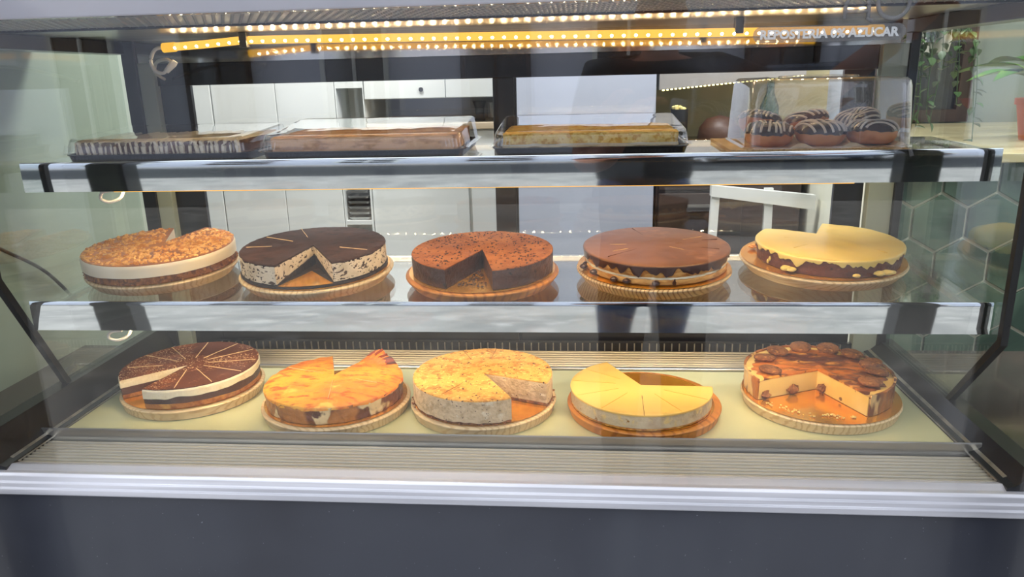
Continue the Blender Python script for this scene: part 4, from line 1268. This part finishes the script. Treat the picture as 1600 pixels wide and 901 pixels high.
G().lathe([(0, 0), (0.115, 0), (0.125, 0.03), (0.115, 0.09), (0.075, 0.14), (0, 0.16)], 28).build('loaf', pm('brown crust', (70, 46, 36), 0.5, spots=[((72, 44, 32), dict(scale=12, lo=0.4, hi=0.7))], bump=(30, 0.4)), br, local=True, smooth=True)
G().lathe([(0, 0), (0.14, 0), (0.15, 0.008), (0, 0.01)], 28).build('plate', STEEL, br, local=True, smooth=True)
gb = thing('green_bottle', 'dark green bottle standing on the dark back counter', 'bottle', (1.12, 4.6, -0.405))
G().lathe([(0, 0), (0.05, 0), (0.054, 0.01), (0.054, 0.2), (0.022, 0.28), (0.02, 0.36), (0.024, 0.365), (0.024, 0.385), (0, 0.385)], 24).build('bottle_body', pm('dark green glass', (36, 66, 44), 0.1, coat=0.6), gb, local=True, smooth=True)
G().lathe([(0.0545, 0.05), (0.0552, 0.05), (0.0552, 0.15), (0.0545, 0.15)], 24).build('paper_label', WHITEPL, gb, local=True)
jm = thing('door_frame_stand', 'white slanted frame leg beyond the right sliding door', 'frame', (1.1, 4.2, -2.38))
G().hexa([(0.70, 4.2, -2.38), (0.745, 4.2, -2.38), (0.745, 4.23, -2.38), (0.70, 4.23, -2.38), (0.745, 4.2, -0.62), (0.79, 4.2, -0.62), (0.79, 4.23, -0.62), (0.745, 4.23, -0.62)]).build('leg', CABW, jm)
G().hexa([(1.06, 4.2, -2.38), (1.105, 4.2, -2.38), (1.105, 4.23, -2.38), (1.06, 4.23, -2.38), (1.03, 4.2, -0.62), (1.075, 4.2, -0.62), (1.075, 4.23, -0.62), (1.03, 4.23, -0.62)]).build('leg', CABW, jm)
G().hexa([(0.74, 4.19, -0.66), (1.30, 4.19, -0.74), (1.30, 4.24, -0.74), (0.74, 4.24, -0.66), (0.74, 4.19, -0.60), (1.30, 4.19, -0.66), (1.30, 4.24, -0.66), (0.74, 4.24, -0.60)]).build('crossbar', CABW, jm)

# ------------------------------------------------------------------ hexagon-tiled bar to the right
def hex_mat():
    m, nt, out = base_mat('glossy green tile')
    p = N(nt, 'ShaderNodeBsdfPrincipled')
    nt.links.new(p.outputs[0], out.inputs[0])
    tc = N(nt, 'ShaderNodeTexCoord')
    f = noise_fac(nt, tc.outputs['Object'], 3.5, 4, 0.36, 0.66, dist=1.5)
    mx = N(nt, 'ShaderNodeMix', data_type='RGBA')
    nt.links.new(f, mx.inputs['Factor'])
    mx.inputs[6].default_value = rgba((46, 72, 64))
    mx.inputs[7].default_value = rgba((84, 112, 98))
    nt.links.new(mx.outputs[2], p.inputs['Base Color'])
    p.inputs['Roughness'].default_value = 0.18
    p.inputs['Coat Weight'].default_value = 0.4
    return m
bar = thing('tiled_bar', 'bar front of dark green hexagon tiles with a pale wood top, right of the case', 'bar', (2.2, 4.3, -2.38))
BX0, BX1, BY = 1.33, 3.2, 3.42
G().box(BX0, BX1, BY, 5.2, -2.38, -0.40).build('bar_body', pm('pale grout', (222, 224, 208), 0.6), bar)
g = G()
wt = 0.230
Rh = wt / sqrt(3)
row = 0
z = -0.36 + Rh * 0.1
zz = -0.665
for rj in range(-8, 3):
    zc = zz + rj * 1.5 * Rh
    for ci in range(-2, 9):
        xc = 1.592 + ci * wt + (0.5 * wt if rj % 2 else 0)
        poly = []
        for i in range(6):
            a = radians(60 * i + 30)
            poly.append((xc + (Rh - 0.0075) * cos(a), zc + (Rh - 0.0075) * sin(a)))
        cl_ = [(min(max(px_, BX0), BX1), min(max(pz_, -2.37), -0.405)) for px_, pz_ in poly]
        if max(p[0] for p in cl_) - min(p[0] for p in cl_) < 0.01 or max(p[1] for p in cl_) - min(p[1] for p in cl_) < 0.01:
            continue
        g.prism_y(cl_, BY - 0.012, BY + 0.002)
g.build('hexagon_tiles', hex_mat(), bar, bevel=0.002, weld=False)
G().box(BX0 - 0.03, BX1, BY - 0.06, 5.25, -0.40, -0.36).build('bar_top', pm('pale oak bar top', (204, 194, 158), 0.35, spots=[((184, 170, 130), dict(scale=5, lo=0.4, hi=0.7, stretch=(0.3, 3, 3)))], coat=0.2), bar, bevel=0.004)
ms = thing('menu_booklet', 'white menu booklet lying on the pale bar top', 'menu', (1.66, 3.75, -0.36))
G().box(-0.13, 0.13, -0.09, 0.09, 0.0, 0.006).build('cover', WHITEPL, ms, local=True, bevel=0.001)
G().box(-0.127, 0.127, -0.088, 0.088, 0.006, 0.016).build('pages', pm('white paper', (236, 238, 236), 0.6), ms, local=True)
LEAF = pm('dark green leaf', (52, 78, 48), 0.4, spots=[((74, 106, 58), dict(scale=14, lo=0.4, hi=0.7))])
LEAFB = pm('bright green leaf', (70, 120, 40), 0.35, spots=[((170, 196, 70), dict(scale=5, lo=0.5, hi=0.68)), ((44, 84, 34), dict(scale=9, lo=0.5, hi=0.7))], coat=0.2)


def leaf(p, d, L, w, up=Vector((0, 0, 1)), curl=0.2):
    d = d.normalized()
    s = d.cross(up)
    if s.length < 1e-3:
        s = Vector((1, 0, 0))
    s.normalize()
    n = s.cross(d)
    vs = []
    k = 7
    for i in range(k):
        t = i / (k - 1)
        c_ = p + d * L * t - n * curl * L * t * t
        ww = w * sin(pi * (0.06 + 0.94 * t) ** 0.8) * 0.5
        vs += [c_ - s * ww + n * ww * 0.35, c_, c_ + s * ww + n * ww * 0.35]
    vs2 = [v + n * 0.0012 for v in vs]
    fs = []
    for i in range(k - 1):
        for j in range(2):
            fs.append((3 * i + j, 3 * i + j + 1, 3 * i + j + 4, 3 * i + j + 3))
    m = len(vs)
    fs += [tuple(m + q for q in reversed(f)) for f in fs]
    return vs + vs2, fs


hp = thing('hanging_plant', 'small-leaved trailing plant in a pot on a wall bracket over the bar', 'plant', (1.64, 3.75, 0.06))
G().lathe([(0, 0), (0.05, 0), (0.068, 0.10), (0.06, 0.10), (0.045, 0.01), (0, 0.01)], 24).build('pot', pm('white ceramic', (210, 208, 200), 0.35), hp, local=True, smooth=True)
g1, g2 = G(), G()
rr = random.Random(5)
for s_ in range(16):
    a = rr.uniform(0, 2 * pi)
    p = Vector((0.05 * cos(a), 0.05 * sin(a), 0.10))
    path = [Vector(p)]
    L = rr.uniform(0.10, 0.36)
    v = Vector((cos(a) * 0.02, sin(a) * 0.02, 0.008))
    for i in range(14):
        p = p + v * (L / 0.30)
        v += Vector((rr.uniform(-0.004, 0.004), rr.uniform(-0.004, 0.004), -0.006))
        v.x *= 0.86
        v.y *= 0.86
        path.append(Vector(p))
        d = Vector((rr.uniform(-1, 1), rr.uniform(-1, 1), rr.uniform(-0.7, 0.3)))
        g2.add(*leaf(p, d, 0.042, 0.032))
    g1.tube(path, 0.0022, 5)
g1.build('stems', LEAF, hp, local=True, smooth='all')
g2.build('leaves', LEAF, hp, local=True, weld=False, recalc=False)
pp = thing('potted_plant', 'broad-leaved green plant in a terracotta pot at the far right of the bar', 'plant', (2.27, 3.95, -0.36))
G().lathe([(0, 0), (0.09, 0), (0.12, 0.17), (0.13, 0.17), (0.13, 0.20), (0.115, 0.20), (0.10, 0.16), (0, 0.16)], 28).build('pot', pm('terracotta', (186, 98, 66), 0.7), pp, local=True, smooth=True)
g = G()
gs = G()
for i in range(13):
    a = i * 2.4
    hgt = 0.24 + 0.03 * (i % 4)
    tip = Vector((0.11 * cos(a), 0.11 * sin(a), hgt + 0.06))
    gs.tube([(0.02 * cos(a), 0.02 * sin(a), 0.16), tip], 0.005, 6)
    g.add(*leaf(tip, Vector((cos(a), sin(a), 0.30)), 0.30, 0.13, curl=0.35))
g.build('leaves', LEAFB, pp, local=True, smooth=True, weld=False, recalc=False)
gs.build('stems', LEAFB, pp, local=True, smooth='all')
# dark timber window and pale reveal on the wall behind the bar
w1 = thing('window_1', None, None, (1.75, 5.4, -0.36), kind='structure')
TIMBER = pm('dark timber frame', (66, 46, 38), 0.45, spots=[((48, 34, 28), dict(scale=6, lo=0.4, hi=0.7, stretch=(3, 3, 0.4)))])
G().box(1.98, 2.05, 5.36, 5.46, -0.36, 1.0).box(2.52, 2.60, 5.36, 5.46, -0.36, 1.0).box(2.05, 2.52, 5.36, 5.46, -0.36, -0.28).box(2.05, 2.52, 5.36, 5.46, 0.30, 0.36).build('frame', TIMBER, w1)
G().box(2.05, 2.52, 5.40, 5.42, -0.28, 1.0).build('pane', pm('dark window pane', (26, 26, 30), 0.06, coat=0.5), w1)
structure(G().box(1.60, 1.98, 5.38, 5.46, -0.36, 1.7), 'trim_4', pm('pale blue reveal', (196, 208, 226), 0.4))
structure(G().box(1.45, 3.3, 5.46, 5.6, -2.38, 1.7), 'wall_bar', WALLG)

# ------------------------------------------------------------------ sign reflection laid as film and letters on the front glass
DECAL = clear('grey window decal', 0.0, 0.0, 1.0, body=((0.25, 0.25, 0.26), 0.6))
LETTER_REFL = clear('pale window lettering', 0.0, 0.0, 1.0, body=((0.72, 0.74, 0.76), 0.62))
dec = thing('window_decal', 'grey rounded shop-sign decal with pale capitals on the front glass, top right', 'sign', (0.53, 1.7075, 0.058))
pill = []
x0, x1, zc, hr = 0.372, 0.682, 0.0715, 0.0165
for i in range(13):
    a = radians(-90 + 180 * i / 12)
    pill.append((x1 - hr + hr * cos(a), zc + hr * sin(a)))
for i in range(13):
    a = radians(90 + 180 * i / 12)
    pill.append((x0 + hr + hr * cos(a), zc + hr * sin(a)))
m_, nt_, out_ = base_mat('translucent grey decal film')
t_ = N(nt_, 'ShaderNodeBsdfTransparent')
d_ = N(nt_, 'ShaderNodeBsdfDiffuse')
d_.inputs[0].default_value = rgba((128, 128, 130))
x_ = N(nt_, 'ShaderNodeMixShader')
x_.inputs[0].default_value = 0.38
nt_.links.new(t_.outputs[0], x_.inputs[1])
nt_.links.new(d_.outputs[0], x_.inputs[2])
nt_.links.new(x_.outputs[0], out_.inputs[0])
FILM = m_
G().prism_y(pill, 1.7072, 1.7078).build('film', FILM, dec)


def letters(text, size, x, z, y, mat, parent, name, width=None):
    cu = bpy.data.curves.new(name, 'FONT')
    cu.body = text
    cu.size = size * S
    cu.extrude = 0.0002
    cu.resolution_u = 3
    cu.offset = 0.0006
    to = bpy.data.objects.new('t', cu)
    COL.objects.link(to)
    dg = bpy.context.evaluated_depsgraph_get()
    dg.update()
    me = bpy.data.meshes.new_from_object(to.evaluated_get(dg))
    bpy.data.objects.remove(to)
    o = bpy.data.objects.new(name, me)
    me.materials.clear()
    me.materials.append(mat)
    COL.objects.link(o)
    xs = [v.co.x for v in me.vertices]
    k = width * S / (max(xs) - min(xs)) if width else 1.0
    for v in me.vertices:
        v.co.x = (v.co.x - min(xs)) * k if False else v.co.x * k
    o.parent = parent
    u = parent['_u']
    o.location = Vector((x - u[0], y - u[1], z - u[2])) * S
    o.rotation_euler = (pi / 2, 0, 0)
    return o


letters('REPOSTERIA 0% AZUCAR', 0.0245, 0.386, 0.0632, 1.7068, LETTER_REFL, dec, 'lettering', 0.282)
# bottoms of the large letters above: an arch with a bar, and a ring
g = G()
arch = [(0.556, 0.098), (0.556, 0.125), (0.562, 0.138), (0.574, 0.143), (0.590, 0.143), (0.600, 0.135), (0.603, 0.125), (0.603, 0.098)]
for a, b in zip(arch, arch[1:]):
    g.tube([(a[0], 1.7075, a[1]), (b[0], 1.7075, b[1])], 0.0042, 6)
g.tube([(0.556, 1.7075, 0.113), (0.603, 1.7075, 0.113)], 0.0042, 6)
g.tube([(0.60 + 0.0, 1.7075, 0.10), (0.612, 1.7075, 0.093)], 0.0042, 6)
ring = [(0.652 + 0.031 * cos(2 * pi * i / 36), 1.7075, 0.128 + 0.031 * sin(2 * pi * i / 36)) for i in range(36)]
g.tube(ring, 0.0045, 6, closed=True)
g.build('large_letters', DECAL, dec, smooth='all')

# ------------------------------------------------------------------ the street, seen as reflections
structure(G().box(-30, 30, -21, 1.70, -2.46, -2.379), 'ground', pm('pale pavement', (176, 172, 166), 0.7, spots=[((150, 148, 144), dict(scale=1.6, lo=0.42, hi=0.62)), ((196, 192, 186), dict(scale=5, lo=0.5, hi=0.7))]))
structure(G().box(-30, 30, -19.5, -11.0, -2.379, -2.372), 'street', pm('dark asphalt', (40, 42, 46), 0.8))
FAC = pm('pale plaster facade', (200, 206, 224), 0.7, spots=[((188, 194, 214), dict(scale=0.6, lo=0.4, hi=0.65))])
structure(G().box(-30, 30, -21.5, -21, -2.38, 16), 'wall_street', FAC)
STONE = pm('dark shop plinth', (66, 64, 68), 0.5)
DPANE = pm('dark pane', (30, 34, 44), 0.08, coat=0.5)
for i, x in enumerate((-16, -11.5, -7, -2.5, 1.6, 6.2, 10.8, 15.4)):
    for j, z in enumerate((-1.9, 3.0, 8.0)):
        wn = thing('window_%d' % (2 + i * 3 + j), None, None, (x, -20.95, z), kind='structure')
        hh = 3.2 if j else 3.6
        g = G()
        for (a, b, c_, d_2) in ((-1.1, -0.95, 0, hh), (0.95, 1.1, 0, hh), (-0.95, 0.95, hh - 0.15, hh), (-0.95, 0.95, 0, 0.12), (-0.05, 0.05, 0.12, hh - 0.15)):
            g.box(a, b, -0.08, 0.10, c_, d_2)
        g.build('frame', TIMBER if i % 2 else CABW, wn, local=True)
        G().box(-0.95, 0.95, -0.02, 0.0, 0.12, hh - 0.15).build('pane', DPANE, wn, local=True)

car = thing('car', 'dark blue parked hatchback mirrored in the front glass', 'car', (5.9, -18.2, -2.372))
CARP = pm('dark blue car paint', (44, 58, 82), 0.2, 0.3, coat=0.8)
prof_ = [(-4.0, 0.42), (-4.05, 0.95), (-3.85, 1.25), (-2.6, 1.48), (-1.75, 2.30), (-1.0, 2.52), (1.6, 2.56), (2.9, 2.30), (3.75, 1.55), (3.95, 1.40), (4.0, 0.60), (3.9, 0.42)]
def carsec(k, yy, zs):
    return [(x * k, yy, 0.42 + (z - 0.42) * zs) for x, z in prof_]
g = G()
g.loft([carsec(0.97, -1.46, 0.86), carsec(1.0, -1.36, 0.95), carsec(1.0, -1.0, 1.0), carsec(1.0, 1.0, 1.0), carsec(1.0, 1.36, 0.95), carsec(0.97, 1.46, 0.86)])
g.build('body', CARP, car, local=True, smooth=True)
for yy in (-1.50, 1.46):
    G().prism_y([(-2.35, 1.42), (-1.62, 2.02), (-0.9, 2.16), (0.2, 2.18), (0.2, 1.42)], yy, yy + 0.04).build('side_window', DPANE, car, local=True)
    G().prism_y([(0.35, 1.42), (0.35, 2.18), (1.55, 2.16), (2.5, 1.98), (2.9, 1.48)], yy, yy + 0.04).build('side_window', DPANE, car, local=True)
for x in (-2.55, 2.5):
    for yy in (-1.5, 1.22):
        q = [(x + 0.56 * cos(2 * pi * i / 28), 0.56 + 0.56 * sin(2 * pi * i / 28)) for i in range(28)]
        wl = G().prism_y(q, yy, yy + 0.28).build('wheel', RUBBER, car, local=True, bevel=0.03)
        g = G()
        for i in range(5):
            a = 2 * pi * i / 5
            yo = yy + (0.30 if yy > 0 else -0.03)
            g.hexa([(x + 0.05 * cos(a + 1.4), yo, 0.56 + 0.05 * sin(a + 1.4)), (x + 0.4 * cos(a + .12), yo, 0.56 + 0.4 * sin(a + .12)), (x + 0.4 * cos(a - .12), yo, 0.56 + 0.4 * sin(a - .12)), (x + 0.05 * cos(a - 1.4), yo, 0.56 + 0.05 * sin(a - 1.4)),
                    (x + 0.05 * cos(a + 1.4), yo - 0.03, 0.56 + 0.05 * sin(a + 1.4)), (x + 0.4 * cos(a + .12), yo - 0.03, 0.56 + 0.4 * sin(a + .12)), (x + 0.4 * cos(a - .12), yo - 0.03, 0.56 + 0.4 * sin(a - .12)), (x + 0.05 * cos(a - 1.4), yo - 0.03, 0.56 + 0.05 * sin(a - 1.4))])
        g.build('spokes', ALU, wl, local=True)
G().box(3.72, 3.99, 0.86, 1.40, 1.28, 1.58).build('tail_light', pm('red lamp', (190, 40, 44), 0.2, coat=0.5), car, local=True, bevel=0.04)
G().box(-4.0, -3.75, 0.86, 1.36, 1.0, 1.25).build('head_light', pm('clear lamp', (200, 205, 210), 0.15, coat=0.5), car, local=True, bevel=0.04)

# the photographer, mirrored in the front glass
person = thing('person', 'standing person in a black T-shirt with a raised bent arm, mirrored in the front glass', 'person', (0.42, -0.62, -2.379))
SKIN = pm('skin', (188, 124, 98), 0.5, sss=0.1)


def skin_body(name, verts, edges, radii, mat, parent, root=0, sub=2):
    me = bpy.data.meshes.new(name)
    me.from_pydata([tuple(v) for v in verts], edges, [])
    o = bpy.data.objects.new(name, me)
    COL.objects.link(o)
    me.materials.append(mat)
    sk = o.modifiers.new('skin', 'SKIN')
    sk.use_smooth_shade = True
    if not me.skin_vertices:
        me.attributes  # layer is made by the modifier below when missing
    lay = me.skin_vertices[0].data
    for i, r_ in enumerate(radii):
        lay[i].radius = r_ if isinstance(r_, tuple) else (r_, r_)
        lay[i].use_root = i == root
    sb = o.modifiers.new('sub', 'SUBSURF')
    sb.levels = sb.render_levels = sub
    o.parent = parent
    return o


# skeleton in metres, relative to the feet; facing +y
PV = [(0, 0, 0.92), (0, 0.0, 1.08), (0, 0.0, 1.22), (0, 0.0, 1.35), (0, 0.01, 1.43), (0, 0.03, 1.50), (0, 0.04, 1.60),
      (0.17, 0.0, 1.36), (0.34, 0.14, 1.30), (0.40, 0.22, 1.31), (0.47, 0.42, 1.42), (0.49, 0.47, 1.44),
      (-0.17, 0.0, 1.36), (-0.22, 0.02, 1.12), (-0.16, 0.22, 1.16), (-0.12, 0.30, 1.24),
      (0.09, 0, 0.86), (0.10, 0.02, 0.48), (0.10, 0.0, 0.09), (0.11, 0.14, 0.04),
      (-0.09, 0, 0.86), (-0.10, 0.02, 0.48), (-0.10, 0.0, 0.09), (-0.11, 0.14, 0.04)]
PE = [(0, 1), (1, 2), (2, 3), (3, 4), (4, 5), (5, 6), (3, 7), (7, 8), (8, 9), (9, 10), (10, 11), (3, 12), (12, 13), (13, 14), (14, 15), (0, 16), (16, 17), (17, 18), (18, 19), (0, 20), (20, 21), (21, 22), (22, 23)]
PR = [(.12, .085), (.11, .08), (.12, .085), (.12, .075), .05, .08, .092, .06, .045, .042, .032, .03, .06, .045, .038, .03, .07, .05, .04, .03, .07, .05, .04, .03]
try:
    skin_body('body', PV, PE, PR, SKIN, person)
    TV = [(0, 0, 0.80), (0, 0.0, 1.02), (0, 0.0, 1.20), (0, 0.0, 1.34), (0, 0.01, 1.40), (0.17, 0.0, 1.36), (0.33, 0.13, 1.303), (-0.17, 0.0, 1.36), (-0.215, 0.02, 1.16)]
    TR = [(.20, .15), (.185, .14), (.19, .14), (.17, .125), .075, .085, .068, .085, .068]
    skin_body('t_shirt', TV, [(0, 1), (1, 2), (2, 3), (3, 4), (3, 5), (5, 6), (3, 7), (7, 8)], TR, pm('black cotton', (24, 24, 28), 0.85), person)
    JV = [(0, 0, 1.0), (0, 0, 0.88), (0.09, 0, 0.84), (0.10, 0.02, 0.48), (0.10, 0.0, 0.10), (-0.09, 0, 0.84), (-0.10, 0.02, 0.48), (-0.10, 0.0, 0.10)]
    skin_body('jeans', JV, [(0, 1), (1, 2), (2, 3), (3, 4), (1, 5), (5, 6), (6, 7)], [(.16, .12), (.16, .12), .10, .075, .06, .10, .075, .06], pm('blue denim', (44, 56, 84), 0.8), person)
    # hands: palm with five fingers each
    for base, d, name in (((0.49, 0.47, 1.44), Vector((0.25, 0.75, 0.6)).normalized(), 'hand'), ((-0.12, 0.30, 1.24), Vector((0.5, 0.6, 0.62)).normalized(), 'hand')):
        b = Vector(base)
        s_ = d.cross(Vector((0, 0, 1))).normalized()
        n_ = s_.cross(d)
        hv, he, hr_ = [b, b + d * 0.05, b + d * 0.09], [(0, 1), (1, 2)], [(.026, .02), (.038, .018), (.036, .015)]
        for q, (o_, L_) in enumerate(((-0.030, .060), (-0.010, .072), (0.010, .068), (0.030, .052))):
            i0 = len(hv)
            hv += [b + d * 0.095 + s_ * o_, b + d * (0.095 + L_ * 0.5) + s_ * o_ * 1.15 - n_ * 0.006, b + d * (0.095 + L_ * 0.85) + s_ * o_ * 1.2 - n_ * 0.026]
            he += [(2, i0), (i0, i0 + 1), (i0 + 1, i0 + 2)]
            hr_ += [.0095, .0085, .007]
        i0 = len(hv)
        hv += [b + d * 0.035 - s_ * 0.045 - n_ * 0.01, b + d * 0.075 - s_ * 0.062 - n_ * 0.02, b + d * 0.10 - s_ * 0.060 - n_ * 0.028]
        he += [(0, i0), (i0, i0 + 1), (i0 + 1, i0 + 2)]
        hr_ += [.013, .011, .009]
        skin_body(name, hv, he, hr_, SKIN, person, sub=1)
    hc = Vector((0, 0.05, 1.62)) / S
    for sx in (-1, 1):
        g = G().loft([rrect(0.17, 0.46, 0.08, z_ / S, 5, sx * 0.105 / S, 0.055 / S) for z_ in (0.0, 0.03)] + [rrect(0.15, 0.34, 0.07, 0.075 / S, 5, sx * 0.103 / S, 0.02 / S), rrect(0.14, 0.20, 0.065, 0.11 / S, 5, sx * 0.10 / S, -0.01 / S)])
        g.build('shoe', pm('dark canvas shoe', (40, 40, 46), 0.7), person, local=True, smooth=True)
    g = G().ball((hc.x, hc.y - 0.02, hc.z + 0.04), 0.185, 16, (0.85, 1.0, 1.0))
    vs_ = [v for v in g.v]
    o = g.build('hair', pm('dark brown hair', (44, 32, 26), 0.7), person, local=True, smooth='all')
    g = G().ball((hc.x, hc.y + 0.155, hc.z - 0.04), 0.026, 8, (0.8, 1.1, 1.3))
    g.build('nose', SKIN, person, local=True, smooth='all')
    for sx in (-1, 1):
        G().ball((sx * 0.055, hc.y + 0.145, hc.z + 0.0), 0.017, 8).build('eye', DPANE, person, local=True, smooth='all')
        G().ball((sx * 0.155, hc.y + 0.0, hc.z - 0.03), 0.04, 8, (0.4, 0.8, 1.1)).build('ear', SKIN, person, local=True, smooth='all')
    G().ball((0, hc.y + 0.14, hc.z - 0.105), 0.034, 8, (1.3, 0.5, 0.35)).build('mouth', pm('lips', (150, 80, 70), 0.5), person, local=True, smooth='all')
except Exception as ex:
    print('person:', ex)
    raise

# menu sheets hanging in the shop window left of the case, mirrored in its dark header
for i in range(2):
    x = -1.96 + 0.28 * i
    ms_ = thing('menu_sheet', ('outer', 'inner')[i] + ' white menu sheet of the two hanging beside the front left post', 'menu', (x, 1.66, -0.02 + 0.0), 'menu sheets in the shop window')
    G().box(-0.13, 0.13, 0.0, 0.002, 0.0, 0.42).build('paper', pm('white paper', (236, 238, 236), 0.6), ms_, local=True)

# ------------------------------------------------------------------ light: sky, added ceiling lamps out of view brightening kitchen and bar
wd = bpy.data.worlds.new('overcast sky')
SC.world = wd
wd.use_nodes = True
bg = wd.node_tree.nodes['Background']
bg.inputs[0].default_value = (0.90, 0.95, 1.0, 1)
bg.inputs[1].default_value = 2.1
lampm = glow('ceiling lamp diffuser', (1.0, 0.97, 0.92), 3.0)
for i, (x, y, e) in enumerate(((-1.2, 3.8, 27), (0.6, 3.7, 22), (2.2, 2.6, 26))):
    cl = thing('ceiling_lamp', ('ceiling lamp over the white kitchen cabinets', 'ceiling lamp in front of the pale fridge', 'ceiling lamp over the tiled bar')[i], 'lamp', (x, y, 1.66), 'shop ceiling lamps')
    G().box(-0.42, 0.42, -0.32, 0.32, 0.0, 0.04).build('housing', WHITEPL, cl, local=True, bevel=0.004)
    G().box(-0.40, 0.40, -0.30, 0.30, -0.004, 0.0).build('diffuser', lampm, cl, local=True)
    ld = bpy.data.lights.new('ceiling_lamp_light', 'AREA')
    ld.shape = 'RECTANGLE'
    ld.size, ld.size_y = 0.78 * S, 0.58 * S
    ld.energy = e
    ld.color = (1.0, 0.97, 0.93)
    lo = bpy.data.objects.new('ceiling_lamp_light', ld)
    COL.objects.link(lo)
    lo.location = W(x, y, 1.65)

for o in bpy.data.objects:
    if '_u' in o:
        del o['_u']

# ------------------------------------------------------------------ rendering
vs = SC.view_settings
vs.view_transform = 'Standard'
vs.look = 'None'
vs.exposure = 0.08
vs.gamma = 1.0
vs.use_curve_mapping = False
cy = SC.cycles
cy.use_denoising = True
cy.max_bounces = 10
cy.transparent_max_bounces = 40
cy.glossy_bounces = 6
cy.caustics_reflective = False
cy.caustics_refractive = False
cy.sample_clamp_indirect = 6.0
